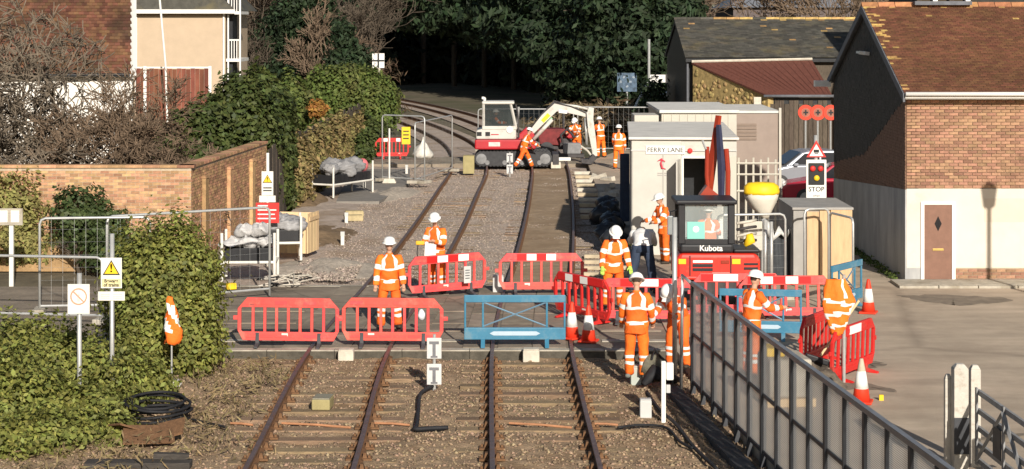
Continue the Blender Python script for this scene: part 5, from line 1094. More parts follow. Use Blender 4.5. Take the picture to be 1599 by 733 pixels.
# plywood crate
m_ply = M('plywood', (.56,.375,.21), .75, .12, 2.5, .1, stretch=(6,6,.8)); m_plyg = M('grey_plywood', (.33,.315,.29), .8, .12, 2)
cr = empty('plywood_crate', (0,0,0), label='tall plywood crate with grey top in front of the rendered wall', cat='crate')
cx0, cx1, cy0, cy1, cz = 6.62, 8.0, 45.2, 47.6, 1.78
MB().b2(cx0+.02, cx1-.02, cy0+.03, cy1, .0, cz-.03).build('core', m_plyg, cr)
MB().b2(cx0+.32, cx0+.60, cy0-.02, cy0+.025, .02, cz-.06).build('front_panel', m_ply, cr); MB().b2(cx0+.62, cx0+.86, cy0-.01, cy0+.026, .02, cz-.04).build('front_panel', m_ply, cr); MB().b2(cx0+.88, cx1, cy0-.025, cy0+.024, .02, cz-.02).build('front_panel', m_ply, cr)
MB().b2(cx0, cx0+.30, cy0-.015, cy0+.024, .02, cz-.04).build('front_panel', m_plyg, cr)
MB().b2(cx0-.03, cx1+.03, cy0-.04, cy1+.02, cz-.02, cz+.04).build('lid', m_plyg, cr, bev=.01)
MB().b2(cx0-.012, cx0+.018, cy0+.05, cy1, .02, cz-.03).build('side_panel', m_plyg, cr)
# wig-wag
ww = empty('crossing_light', (W(1274,0,48.8).x,48.8,0), label='level crossing light unit with STOP board under a red triangle', cat='signal'); post(ww, 3.3, .05)
tri(.50, 2.96, -.07, m_signred, ww, 'triangle_border'); tri(.35, 2.925, -.076, m_whitep, ww, 'triangle_field')
mb = MB(); mb.b2(-.07,.07,-.082,-.078,2.86,2.94); mb.b2(-.05,.05,-.082,-.078,2.83,2.85); mb.build('engine_symbol', m_ink, ww)
MB().b2(-.255,.255,-.08,-.03,1.52,2.68).build('backboard', m_whitep, ww, bev=.008); MB().b2(-.20,.20,-.12,-.082,2.05,2.60).build('lamp_panel', m_ink, ww, bev=.01)
for (x, z, c, nm) in ((-.1,2.46,m_signred,'red_lamp'), (.1,2.46,m_signred,'red_lamp'), (0,2.22,m_yellow,'amber_lamp')): MB().lathe([(.075,0),(.07,.03),(.03,.045)], n=14).build(nm, c, ww, (x,-.12,z), (R(90),0,0), smooth=True)
text('lettering', 'STOP', .17, m_ink, ww, (0,-.083,1.93), bold=.003); text('lettering', 'when', .085, m_ink, ww, (0,-.083,1.77)); text('lettering', 'lights show', .085, m_ink, ww, (0,-.083,1.63))
# hooded lamp on a post, yellow cap
hl = empty('hooded_lamp', (W(1189,0,44).x,44,0), label='white funnel shaped hood with yellow cap on a grey post', cat='lamp')
MB().tube([(.09,0,0),(.09,0,1.65)], .05, 10).build('post', m_galv, hl, smooth=True); MB().tube([(.24,.1,0),(.24,.1,1.6)], .04, 10).build('post', m_galv, hl, smooth=True)
mb = MB(); N = 20; mb.loft([[Vector((math.cos(a)*r*(1+.06*math.sin(5*a))+x, math.sin(a)*r*.75, z)) for a in [6.2832*j/N for j in range(N)]] for r, z, x in ((.06,1.68,.1),(.12,1.76,.08),(.24,1.92,.02),(.36,2.12,0),(.40,2.26,0))]); mb.build('hood', M('offwhite_fabric', (.62,.58,.49), .7, .06, 3), hl, smooth=True, wob=.02)
mb = MB(); mb.loft([[Vector((math.cos(a)*r*(1+.05*math.sin(4*a)), math.sin(a)*r*.75, z)) for a in [6.2832*j/N for j in range(N)]] for r, z in ((.405,2.24),(.42,2.30),(.40,2.42),(.3,2.50),(.1,2.52))]); mb.build('yellow_cap', M('cap_yellow', (.85,.56,.02), .5, .05, 3), hl, smooth=True, wob=.02)
MB().b2(-.42,.02,-.03,.03,.95,1.62).build('white_board', m_cream, hl, bev=.02)
# black debris netting between posts
nt_ = empty('debris_netting', (W(1216,0,45.6).x,45.6,0), label='black netting sagging between grey posts beside the crate', cat='netting')
mb = MB(); vs = []; nn_ = 12
for i in range(nn_+1):
    for j in range(9): vs.append((-.36+.72*i/nn_, .05*math.sin(i*1.9+j*.3), (1.35-.12*math.sin(math.pi*i/nn_)-.12*abs(math.sin(i*.9)))*j/8))
mb.add(vs, [(i*9+j,(i+1)*9+j,(i+1)*9+j+1,i*9+j+1) for i in range(nn_) for j in range(8)]); o = mb.build('net', M('black_net', (.045,.05,.055), .7, .3, 6), nt_, smooth=True); o.modifiers.new('s','SOLIDIFY').thickness = .01
for x in (-.38,.4): MB().tube([(x,0,-.1),(x,0,1.5)], .045, 8).build('post', m_galv, nt_)
mb = MB(); mb.tube([(-.4,-.06,1.5),(-.25,-.1,1.3),(-.15,-.1,1.05),(.0,-.1,1.25),(.15,-.1,1.1),(.35,-.08,1.42)], [.05,.12,.06,.1,.05,.04], 8); mb.build('plastic_wrap', m_grey, nt_, smooth=True, wob=.05)
# white lattice rack behind it
lr_ = empty('lattice_rack', (W(1185,0,52).x,52,0), label='pale lattice rack standing by the hut doorway', cat='rack')
for i in range(6): MB().tube([(-.55+i*.2,0,0),(-.55+i*.2,0,2.5-.05*(i%2))], .03, 6).build('upright', m_cream, lr_)
for z in (1.6,2.05,2.35): MB().tube([(-.6,-.03,z),(.55,-.03,z)], .028, 6).build('bar', m_cream, lr_)
# round warning discs
rs = empty('round_road_signs', (W(1258,0,72).x,72,0), label='bright red round signs in a row on a rack by the barn', cat='sign')
for i, px in enumerate((1258,1277,1297)):
    x = W(px,0,72).x-W(1258,0,72).x; z = W(0,176,72).z
    d_ = MB().lathe([(.29,0),(.29,.02),(.285,.025)], n=20).build('disc', m_coneo, rs, (x,-.02*i,z), (R(90),0,0)); MB().lathe([(.17,.028),(.168,.032)], n=16).build('disc_centre', M('ring_centre', (.30,.11,.07), .5), d_); MB().b2(-.03,.03,-.1,.1,.034,.038).build('disc_mark', m_ink, d_); MB().b2(-.09,.09,-.03,.03,.0385,.041).build('disc_mark', m_ink, d_)
    MB().tube([(x,.03,-.1),(x,.03,z)], .035, 6).build('post', m_galv, rs)

# ------------------------------------------------------------------ excavator (white and red) at the far crossing
m_exw = M('machine_white', (.55,.525,.47), .45, .06, 2, spec=.4, col2=(.36,.32,.26), c2scale=2.5, c2amt=.2); m_exr = M('machine_red', (.42,.018,.026), .4, .08, 2, spec=.5, col2=(.26,.06,.045), c2scale=2.5, c2amt=.2)
m_trk = M('track_rubber', (.05,.05,.052), .8, .25, 6); m_mech = M('dark_mechanics', (.055,.05,.05), .6, .3, 7); m_win = glass('cab_glass', (.05,.06,.06), .45)
ex = empty('excavator', (.0,82.6,0), label='white and red tracked excavator working at the far crossing', cat='excavator')
def X(px): return (px-799.5)/3000*82.6
def Zz(py): return CAMH-(py-30)*82.6/3000
def crawler(parent, x0, x1, y0, w, h):
    tr = empty('crawler_track', (0,0,0)); tr.parent = parent; r = h/2; pts = []
    for k in range(9): a = R(90+180*k/8); pts.append((x0+r+r*math.cos(a), r+r*math.sin(a)))
    for k in range(9): a = R(-90+180*k/8); pts.append((x1-r+r*math.cos(a), r+r*math.sin(a)))
    MB().prism(pts, y0, y0+w).build('belt', m_trk, tr, bev=.03)
    for k in range(int((x1-x0)/.16)): 
        for zz in (0, h-.0): MB().b2(x0+r*.7+k*.15, x0+r*.7+k*.15+.07, y0-.005, y0+w+.005, zz-.02, zz+.02).build('grouser', m_trk, tr) if x0+r*.7+k*.15 < x1-r*.7 else None
    for x in (x0+r, x1-r): MB().lathe([(r*.72,0),(r*.72,.03),(r*.3,.05)], n=16).build('sprocket', M('grey_steel', (.2,.2,.2), .6, .2, 5), tr, (x,y0+.0,r), (R(90),0,0))
    for k in range(4): MB().lathe([(.1,0),(.1,.03)], n=10).build('roller', M('grey_steel'), tr, (x0+r+.25+k*(x1-x0-2*r-.5)/3,y0,.15), (R(90),0,0))
for y0 in (-1.0, .6): crawler(ex, X(741), X(862), y0, .4, .62)
MB().b2(X(770), X(835), -.7, .7, .25, .7).build('undercarriage', m_mech, ex, bev=.03)
MB().prism([(X(742),.70),(X(812),.70),(X(836),.72),(X(836),.95),(X(812),1.12),(X(742),1.12)], -.98, .95).build('lower_body', m_exr, ex, bev=.06)
MB().prism([(X(744),1.13),(X(806),1.13),(X(806),1.7),(X(757),1.62),(X(744),1.5)], -.94, .92).build('upper_body', m_exw, ex, bev=.06)
MB().b2(X(763.5), X(781), -1.0, -.975, .84, 1.02).build('number_plate', M('pale_pink_plate', (.68,.52,.48), .5), ex)
for x in (X(749), X(762)): MB().b2(x-.1, x+.1, -.955, -.935, 1.28, 1.45).build('vent', m_ink, ex)
MB().b2(X(767), X(779), -.955, -.935, 1.32, 1.36).build('red_stripe', m_exr, ex)
MB().lathe([(.16,0),(.14,.04)], n=14).build('round_cap', m_whitep, ex, (X(796),-.95,1.55), (R(90),0,0))
cb_ = empty('cab', (0,0,0)); cb_.parent = ex; c0x, c1x = X(755.5), X(801); zb, zt_ = 1.64, Zz(161)
for (xa_, xb_) in ((c0x, c0x+.0), (c1x+.12, c1x-.1)):
    for y in (-.92, .1): MB().tube([(xa_,y,zb),(xb_,y,zt_)], .055, 4).build('pillar', m_exw, cb_)
MB().b2(c0x-.07, c1x+.06, -1.0, .2, zt_-.02, zt_+.11).build('cab_roof', m_exw, cb_, bev=.05)
MB().b2(c0x-.06, c1x+.16, -.97, .16, zb-.1, zb+.06).build('cab_sill', m_exw, cb_, bev=.03)
MB().b2(c0x+.06, c1x-.0, -.925, -.91, zb+.06, zt_-.03).build('side_window', m_win, cb_); MB().b2(c0x+.06, c1x, .1, .11, zb+.06, zt_-.03).build('side_window', m_win, cb_); MB().b2(c0x-.01, c0x+.0, -.9, .08, zb+.06, zt_-.03).build('rear_window', m_win, cb_)
MB().b2(c0x+.35, c0x+.75, -.6, -.2, zb-.0, zb+.5).build('seat', m_mech, cb_, bev=.04)
MB().tube([(c1x+.25,-.8,1.2),(c1x+.2,-.8,2.3),(c1x+.12,-.8,2.6)], .04, 6).build('grab_rail', m_mech, ex); MB().tube([(X(808),.5,1.7),(X(810),.5,2.45)], .05, 8).build('exhaust', m_galv, ex)
MB().lathe([(.06,0),(.06,.12),(.02,.16)], n=10).build('beacon', m_dirtyw, ex, (X(757),-.5,zt_+.11)); MB().box((0,0,0), (.1,.06,.1)).build('work_lamp', m_whitep, ex, (X(757)-.06,-.9,zt_+.25))
def beam(parent, pts, wd, hs, name, mat):
    """a boxed arm through pts (x,z) with a depth at each point"""
    up_ = []; dn = []
    for i, (x, z) in enumerate(pts):
        a, b = pts[max(i-1,0)], pts[min(i+1,len(pts)-1)]; L = math.hypot(b[0]-a[0], b[1]-a[1]); nx, nz = -(b[1]-a[1])/L, (b[0]-a[0])/L
        up_.append((x+nx*hs[i]/2, z+nz*hs[i]/2)); dn.append((x-nx*hs[i]/2, z-nz*hs[i]/2))
    return MB().prism(dn+up_[::-1], -wd/2, wd/2).build(name, mat, parent, bev=.02)
yo = -.1
b_ = beam(ex, [(X(822),Zz(214)),(X(846),Zz(188)),(X(867),Zz(167)),(X(892),Zz(172)),(X(918),Zz(180))], .26, [.22,.33,.40,.30,.2], 'boom', m_exw); b_.location.y = yo
MB().box((0,0,0), (.42,.01,.17)).build('yellow_sticker', m_yellow, b_, (X(852),-.135,Zz(184)), (0,R(-47),0)); MB().box((0,0,0), (.3,.01,.09)).build('green_sticker', M('green_sticker', (.25,.55,.28), .5), b_, (X(858),-.135,Zz(188)), (0,R(-47),0)); MB().box((0,0,0), (.36,.01,.15)).build('logo_plate', m_whitep, b_, (X(879),-.135,Zz(174)), (0,R(8),0))
text('lettering', 'TAKEUCHI', .1, M('logo_violet', (.35,.25,.45), .5), b_, (X(879),-.143,Zz(174)), (R(90),0,0)).rotation_euler = (R(90),R(8),0)
for y in (-.32,): MB().tube([(X(833),y+yo,Zz(217)),(X(862),y+yo,Zz(186))], [.085,.085], 10).build('lift_ram', m_exw, ex, smooth=True)
MB().tube([(X(866),yo,Zz(163)),(X(900),yo,Zz(166)),(X(923),yo,Zz(172))], [.06,.055,.04], 8).build('stick_ram', m_exw, ex, smooth=True)
a_ = beam(ex, [(X(923),Zz(168)),(X(920),Zz(186)),(X(925),Zz(214)),(X(929),Zz(244))], .24, [.24,.34,.28,.2], 'stick', m_exw); a_.location.y = yo
MB().tube([(X(914),yo,Zz(184)),(X(916),yo,Zz(226))], .06, 8).build('bucket_ram', m_galv, ex, smooth=True)
for dy_, s_ in ((-.17,0.), (.15,.06)):
    MB().tube([(X(824),yo+dy_,Zz(206)),(X(846),yo+dy_,Zz(178)),(X(866),yo+dy_,Zz(160)+s_),(X(892),yo+dy_,Zz(166)),(X(915),yo+dy_,Zz(176)),(X(917),yo+dy_,Zz(200))], .025, 6).build('hose', m_mech, ex, smooth=True)
mb = MB(); mb.prism([(X(926),Zz(240)),(X(932),Zz(246)),(X(922),Zz(256)),(X(908),Zz(254)),(X(906),Zz(246)),(X(910),Zz(248)),(X(918),Zz(248))], -.35, .35); o = mb.build('bucket', m_mech, ex, bev=.01); o.location.y = yo
MB().b2(X(862), X(872), -1.0, 1.0, .05, .5).build('dozer_blade', m_mech, ex, bev=.02); MB().b2(X(828), X(864), -.3, .3, .25, .42).build('blade_arm', m_mech, ex)
MB().prism([(X(808),.75),(X(838),.75),(X(834),1.35),(X(822),1.62),(X(810),1.3)], -.35, .3).build('boom_foot', m_exr, ex, bev=.05)
op = person((X(775),82.2,1.05), 90, 'seated operator in orange inside the white excavator cab', dict(lean=-2,hl=85,hr=85,kl=85,kr=85,al=40,ar=40,el=50,er=50), fine=.02, scale=.85)
op.location.z = 1.14
# red dumper and clutter beyond the arm
dm = empty('red_dumper', (W(862,0,88).x,88,0), label='small dark red dumper parked beyond the excavator arm', cat='dumper')
MB().prism([(-.55,.55),(.35,.5),(.6,1.25),(-.7,1.25)], -.6, .6).build('skip', M('dumper_red', (.16,.02,.02), .6, .3, 4), dm, bev=.03); MB().b2(-.2,1.1,-.45,.45,.3,.8).build('chassis', m_mech, dm, bev=.03); MB().b2(.6,1.1,-.4,.4,.8,1.15).build('engine_cover', m_exr, dm, bev=.05)
MB().tube([(.55,-.4,.8),(.5,-.4,1.95),(.5,.4,1.95),(.55,.4,.8)], .04, 8).build('roll_bar', m_mech, dm)
for x in (-.25,.85):
    for y in (-.62,.45): MB().lathe([(.2,0),(.33,.03),(.33,.16),(.2,.19)], n=16).build('wheel', m_trk, dm, (x,y+.18,.33), (R(90),0,0))
t = empty('pump_set', (W(893,0,87).x,87,0), label='grey pump set with pipes under the excavator arm', cat='pump')
MB().box((0,0,.4), (.8,.6,.5)).build('engine', M('grey_steel'), t, bev=.06); MB().tube([(-.4,0,.6),(-.5,-.1,1.0),(-.2,-.1,1.3),(.1,0,.9)], .06, 8).build('pipe', m_mech, t); MB().tube([(.4,0,.5),(.7,-.2,.3),(.9,-.4,.05)], .05, 8).build('hose', m_cream, t); MB().box((0,0,.08), (1.1,.7,.14)).build('skid', m_mech, t)
for (px, py, d, rz, lb) in ((838,252,(1.0,.3,.18),0,'white plank lying before the excavator tracks'), (868,251,(1.3,.25,.14),.02,'long white plank lying beside the excavator blade')):
    t = empty('plank', G(px,py), rz, lb, 'plank'); MB().box((0,0,d[2]/2), d).build('board', m_whitep, t, bev=.01)
item_box('concrete_block', G(868,263,-.1), (.42,.3,.25), m_conc2, 'pale block set between the rails at the far crossing', 'block')
tp = empty('palisade_pales', (W(880,0,128).x,128,0), label='tall pale posts standing together beyond the excavator', cat='posts')
for i, x in enumerate((-.45,-.2,.1,.4)): MB().tube([(x,0,-.2),(x,0,2.05-.1*(i%2)),(x,0,2.2)], [.1,.1,.03], 6).build('pale', m_conc2, tp)
lp = empty('leaning_pole', G(941,200), label='tall pale pole leaning behind the far workers', cat='pole'); MB().tube([(0,0,0),(.55,0,2.9)], .085, 8).build('shaft', m_conc2, lp)
ws2 = empty('white_board_sign', (W(1027,0,100).x,100,0), label='white rectangular board on grey posts beside the black barn gable', cat='sign'); MB().b2(-.4,.4,-.03,0,W(0,129,100).z,W(0,117,100).z).build('board', m_whitep, ws2); MB().b2(.42,.75,-.1,.2,W(0,133,100).z,W(0,116,100).z).build('box', m_mech, ws2); MB().tube([(-.45,.05,-.2),(-.45,.05,5.2)], .07, 8).build('post', m_galv, ws2); MB().tube([(-.45,.05,3.0),(-1.2,.05,1.6)], .09, 8).build('stay', m_galv, ws2)
wv_ = empty('white_boat_cover', (W(1050,0,101).x,101,0), label='white curved cover leaning beside the barn gable', cat='cover'); MB().tube([(-.6,0,2.2),(-.1,0,2.35),(.25,0,2.0),(.3,0,1.2),(.25,0,-.1)], [.1,.22,.22,.15,.12], 10).build('cover', m_whitep, wv_, smooth=True)
bs = empty('blue_sign', (W(979,0,108).x,108,0), label='blue and white patterned board among the cypresses', cat='sign'); zc = W(0,128,108).z; MB().b2(-.55,.55,-.03,0,zc-.55,zc+.5).build('board', M('pale_blue', (.07,.11,.16), .6, .6, 4), bs); MB().tube([(0,.05,-.2),(0,.05,zc)], .06, 8).build('post', m_galv, bs)
for i in range(5): MB().box((-.35+.18*i,-.034,zc+.3*math.sin(i*2.1)), (.1,.006,.14), rot=(0,.5*i,0)).build('white_patch', M('dull_blue_white', (.25,.29,.33), .7), bs)

# ------------------------------------------------------------------ red mini digger with black cab
m_kred = M('digger_red', (.62,.03,.015), .38, .08, 3, spec=.5, col2=(.36,.07,.04), c2scale=4, c2amt=.2); m_kblk = M('digger_black', (.022,.022,.024), .45, .15, 4); m_korg = M('digger_orange', (.30,.035,.015), .4, .08, 3)
kd = empty('mini_digger', (4.47,42.2,0), label='red mini digger with black cab seen from behind', cat='mini digger')
for s in (-1, 1):
    tr = MB(); pts = []
    for k in range(7): a = R(90+180*k/6); pts.append((-.75+.25+.25*math.cos(a), .25+.25*math.sin(a)))
    for k in range(7): a = R(-90+180*k/6); pts.append((1.25-.25+.25*math.cos(a), .25+.25*math.sin(a)))
    tr.prism(pts, s*.72-.18, s*.72+.18, axis='x'); tr.build('crawler_track', m_trk, kd, bev=.03)
MB().b2(-.5,.5,-.4,.9,.25,.6).build('undercarriage', m_mech, kd)
prf = [(-.92,.58),(.92,.58),(.92,1.02),(.84,1.16),(-.84,1.16),(-.92,1.02)]
o = MB().prism(prf, -.55, .75).build('tail_body', m_kred, kd, bev=.08)
MB().b2(-.88,.88,-.62,-.54,.60,.68).build('bumper_lip', m_kred, kd, bev=.03)
for (x0, x1, z0, z1, nm, mt_) in ((-.86,-.7,.94,1.05,'lamp',m_yellow), (.30,.48,.94,1.05,'lamp',m_yellow), (.06,.24,.95,1.02,'reflector',m_korg), (-.55,-.12,.88,.94,'grille_slot',m_kblk), (-.55,-.12,.79,.85,'grille_slot',m_kblk), (-.55,-.12,.97,1.02,'grille_slot',m_refl), (.56,.86,.82,.87,'grille_slot',m_kblk), (.56,.86,.92,.96,'grille_slot',m_kblk), (-.13,.25,.62,.75,'white_label',m_whitep), (.265,.285,.6,1.12,'panel_gap',m_kblk), (-.62,-.6,.6,1.12,'panel_gap',m_kblk)):
    MB().b2(x0, x1, -.575, -.545, z0, z1).build(nm, mt_, kd)
MB().b2(-.82,.34,-.5,.6,1.17,1.36).build('cab_base', m_kblk, kd, bev=.05); MB().b2(.34,.92,-.5,.5,1.17,1.25).build('engine_deck', m_kblk, kd, bev=.04)
cbk = empty('cab', (0,0,0)); cbk.parent = kd
for x in (-.78, .30):
    MB().b2(x-.075, x+.075, -.46, -.36, 1.36, 2.22).build('pillar', m_kblk, cbk, bev=.02); MB().b2(x-.06, x+.06, .55, .65, 1.36, 2.22).build('pillar', m_kblk, cbk)
MB().b2(-.92,.42,-.55,.72,2.22,2.32).build('cab_roof', m_kblk, cbk, bev=.04); MB().b2(-.7,.22,-.42,-.34,1.36,1.46).build('window_sill', m_kblk, cbk)
MB().b2(-.705,.225,-.41,-.40,1.46,2.22).build('rear_window', glass('digger_glass', (.70,.78,.76), .16), cbk); MB().b2(-.705,.225,.60,.61,1.36,2.22).build('front_window', glass('digger_glass2', (.6,.7,.68), .3), cbk)
MB().b2(-.66,-.28,-.435,-.42,1.47,1.84).build('teal_sticker', M('teal_sticker', (.22,.55,.47), .5, .05, 3), cbk); MB().lathe([(.07,0),(.068,.004)], n=14).build('sticker_disc', m_whitep, cbk, (-.47,-.436,1.68), (R(90),0,0)); 
text('lettering', 'Kubota', .17, m_whitep, kd, (-.15,-.505,1.27), bold=.004)
MB().box((0,0,0), (.13,.05,.42)).build('mirror', M('mirror_grey', (.3,.33,.34), .3, .1, 3, metal=.5), kd, (-1.02,-.3,1.75), bev=.02); MB().tube([(-.8,-.3,2.1),(-1.02,-.3,2.05),(-1.02,-.3,1.4)], .018, 6).build('mirror_arm', m_kblk, kd)
mb = MB(); mb.tube([(.62,-.2,1.3),(.75,-.2,1.42),(.72,-.2,1.55)], [.05,.12,.08], 8); mb.build('yellow_bag', m_yellow, kd, smooth=True, wob=.03)
for i in range(4): MB().tube([(.45,-.1,1.35+i*.14),(.75,-.05,1.42+i*.13),(.9,.1,1.38+i*.15)], .035, 6).build('hose', m_cream if i % 2 else m_mech, kd, smooth=True)
# boom folded upright beyond the cab
bm = empty('boom_assembly', (.12,1.3,0)); bm.parent = kd
MB().tube([(-.25,0,.7),(-.2,.15,1.9),(-.02,.3,3.0),(.12,.3,4.05)], [.10,.11,.10,.07], 4).build('boom', m_korg, bm); MB().tube([(.14,-.1,2.1),(.15,0,2.9),(.10,.1,3.85)], [.07,.09,.06], 4).build('stick', M('dark_blue_steel', (.04,.045,.085), .5, .2, 4), bm)
MB().tube([(-.12,-.12,2.0),(-.18,0,2.7),(-.16,.1,3.35)], .05, 8).build('ram', m_korg, bm); MB().tube([(.28,-.1,2.0),(.3,0,2.8),(.27,.1,3.3)], .06, 8).build('ram', m_korg, bm)
MB().tube([(-.2,.0,3.3),(-.28,0,3.5)], .03, 6).build('hook', m_galv, bm)
mb = MB(); mb.prism([(-.42,2.0),(.02,2.0),(.05,2.3),(-.2,2.5),(-.35,2.3)], -.3, .1); mb.build('linkage', m_korg, bm)
for (x, z, mt_) in ((-.3,2.12,m_yellow),(.18,2.1,M('green_cap', (.06,.30,.12), .5)),(.3,1.98,m_korg),(0,2.2,m_galv)): MB().ball((x,-.32,z), .07, 8, 6).build('coupling', mt_, bm)
person((4.3,42.1,.86), 8, 'operator in orange seated in the black digger cab', dict(lean=2,hl=85,hr=85,kl=85,kr=85,al=35,ar=30,el=50,er=50,turn=10), scale=.9)

# ------------------------------------------------------------------ parked cars
def car(loc, rz, mat, label):
    t = empty('parked_car', loc, rz, label, 'car'); W2 = .88
    side = [(-2.1,.28),(-2.12,.62),(-1.95,.78),(-1.15,.92),(-.95,.96),(1.6,.98),(2.0,.92),(2.1,.6),(2.08,.28)]
    mb = MB(); sec = []
    for y, ins in ((-W2,.06),(-W2+.06,0),(W2-.06,0),(W2,.06)): sec.append([(x*(1-ins*.4), y, z-(ins*.5 if z > .5 else -ins*.3)) for x, z in side])
    b = len(mb.v); n = len(side)
    mb.loft([[Vector(p) for p in r] for r in sec]); mb.build('body', mat, t, bev=.04)
    roof = [(-1.12,.93),(-.45,1.40),(-.1,1.47),(.9,1.46),(1.45,1.3),(1.75,.96)]
    mb = MB(); mb.loft([[Vector((x*(.97 if abs(y) > .7 else 1), y*(1-.16*(z-.93)/.54), z)) for x, z in roof] for y in (-.80,-.76,.76,.80)]); mb.build('roof_shell', mat, t, bev=.03)
    for s in (-1,1):
        for (pts) in ([(-.86,.97),(-.36,1.36),(.2,1.39),(.2,.98)], [(.26,.98),(.26,1.39),(.85,1.38),(1.36,1.2),(1.4,.99)]):
            mb = MB(); mb.add([(x, s*(.812-.128*(z-.93)/.54+.004), z) for x, z in pts], [tuple(range(len(pts)))]); o = mb.build('side_window', m_darkglass, t)
        MB().box((-.75,s*.93,.98), (.16,.14,.11)).build('mirror', mat, t, bev=.03)
        MB().box((-2.03,s*.6,.68), (.14,.34,.13)).build('headlight', m_refl, t, bev=.03); MB().box((2.06,s*.66,.78), (.1,.26,.16)).build('tail_light', m_signred, t, bev=.03)
        for x in (-1.32,1.3):
            wl = MB().lathe([(.2,0),(.31,.02),(.32,.1),(.31,.2),(.2,.22)], n=18).build('wheel', m_trk, t, (x,s*.80+.11*(1),.31), (R(90),0,0)); MB().lathe([(.2,-.02),(.19,.225)], n=14).build('rim', m_galv, wl)
    mb = MB(); mb.add([(-1.08,-.68,.97),(-1.08,.68,.97),(-.44,.62,1.405),(-.44,-.62,1.405)], [(0,3,2,1)]); o = mb.build('windscreen', m_darkglass, t); o.location = (-.03,0,.02)
    MB().box((-2.13,0,.42), (.03,.5,.11)).build('number_plate', m_whitep, t)
    return t
car((10.85,70.5,0), R(10), M('silver_paint', (.46,.48,.52), .25, .03, 2, metal=.6), 'silver hatchback parked behind the crossing light')
car((11.35,65.6,-.1), R(-8), M('car_red', (.42,.02,.045), .25, .05, 2, spec=.6), 'dark red car parked in front of the silver hatchback')

def crumple(name, loc, r, amp, mat, label, cat, seed=1, rz=0.):
    """sheeting: a lump with folds at three scales"""
    mb = MB(); mb.ball((0,0,0), (1,1,1), 64, 40); out = []
    for p in mb.v:
        v = Vector(p); q = Vector((v.x*r[0], v.y*r[1], v.z*r[2])); o_ = Vector((seed*3.1,0,0))
        k = amp*(1.0*noise.noise(q*2.2+o_)+.7*abs(noise.noise(q*5.5+o_))+.45*abs(noise.noise(q*12+o_))); q = q+v*k
        out.append(tuple(q))
    mb.v = out; return tag(mb.build(name, mat, None, loc, (0,0,rz), smooth=True), label, cat)
# ------------------------------------------------------------------ stillages, sacks, crate, debris on the left
def stillage(loc, rz, label, L=1.35, cover=m_grey):
    t = empty('stillage', loc, rz, label, 'stillage')
    for x in (-L/2, L/2):
        for y in (-.45,.45): MB().tube([(x,y,0),(x,y,1.15)], .035, 8).build('upright', m_dirtyw, t)
    for z in (.45,):
        for y in (-.45,.45): MB().tube([(-L/2,y,z),(L/2,y,z)], .035, 8).build('rail', m_dirtyw, t)
        for x in (-L/2,L/2): MB().tube([(x,-.45,z),(x,.45,z)], .035, 8).build('rail', m_dirtyw, t)
    MB().b2(-L/2+.05, L/2-.05, -.4, .4, .47, .78).build('bin', m_kblk, t, bev=.02)
    for i in range(10): MB().b2(-L/2+.1+i*(L-.2)/10, -L/2+.13+i*(L-.2)/10, -.415, -.401, .5, .76).build('bin_rib', m_kblk, t)
    return t
def sack(loc, r, label, rz=0., mat=None, group=None):
    rd = random.Random(str(loc)); mb = MB(); mb.ball((0,0,r[2]), r, 26, 16); sd_ = rd.uniform(0,50)
    mb.v = [tuple(Vector(p)+.12*noise.noise_vector(Vector(p)*3.8+Vector((sd_,0,0)))+.06*noise.noise_vector(Vector(p)*10+Vector((sd_,0,0)))) for p in mb.v]
    o = mb.build('sandbag', mat or M('pale_sack', (.50,.485,.47), .8, .12, 6, .3), None, loc, (0,0,rz), smooth=True); return tag(o, label, 'sandbag', group)
p = G(386,440); stillage((p.x,p.y+.5,0), R(2), 'white framed stillage with black bin under the heap of sandbags', 1.25)
for i, (dx, dy, dz, rx) in enumerate(((-.38,.2,.76,.26),(.0,.25,.76,.28),(.36,.3,.76,.26),(-.2,.6,.78,.26),(.2,.65,.8,.27),(-.15,.4,1.02,.25),(.22,.45,1.04,.25))):
    sack((p.x+dx,p.y+dy+.05,dz), (rx*1.1,.24,.13), 'pale filled sack heaped on the stillage by the tubular fence', .3*i, group='sacks heaped on the near stillage')
p2 = G(437,406); stillage((p2.x,p2.y+.3,0), R(8), 'white framed stillage covered with grey sheeting beside the pine box', 1.0)
crumple('grey_sheeting', (p2.x,p2.y+.3,.9), (.58,.4,.2), .2, M('grey_sheet_plastic', (.27,.265,.265), .5, .3, 5), 'crumpled grey sheeting over the stillage beside the pine box', 'sheeting', 2)
p3 = G(533,304); stillage((p3.x,p3.y+.6,-.05), R(62), 'white framed stillage by the far path under grey sheeting', 2.6)
crumple('grey_sheeting', (p3.x-.05,p3.y+.6,.92), (.45,1.35,.22), .22, M('grey_sheet_plastic'), 'crumpled grey sheeting bundled on the far stillage', 'sheeting', 5, R(-20))
tag(MB().ball((0,0,0), (.22,.22,.25), 10, 8).build('red_buoy', M('faded_pink', (.62,.16,.17), .6), None, W(566,258,70.5), smooth=True), 'faded red round float on the far stillage', 'float')
m_pine = M('pine_board', (.66,.48,.27), .8, .1, 3, .1, stretch=(5,5,.8), island=.1)
pc = empty('pine_box', G(456,392), R(-12), 'open pale pine box standing by the red instruction board', 'box')
for i in range(4): MB().b2(-.55+i*.28, -.29+i*.28, -.5, -.47, .0, 1.02-.02*i).build('board', m_pine, pc)
for i in range(4): MB().b2(.575, .605, -.5+i*.25, -.27+i*.25, .0, 1.05).build('board', m_pine, pc)
MB().b2(-.56,-.53,-.46,.5,0,.98).build('board', m_pine, pc); MB().b2(-.5,.57,.47,.5,0,1.0).build('board', m_pine, pc)
MB().b2(.61,.64,-.4,.4,.85,.95).build('batten', m_pine, pc)
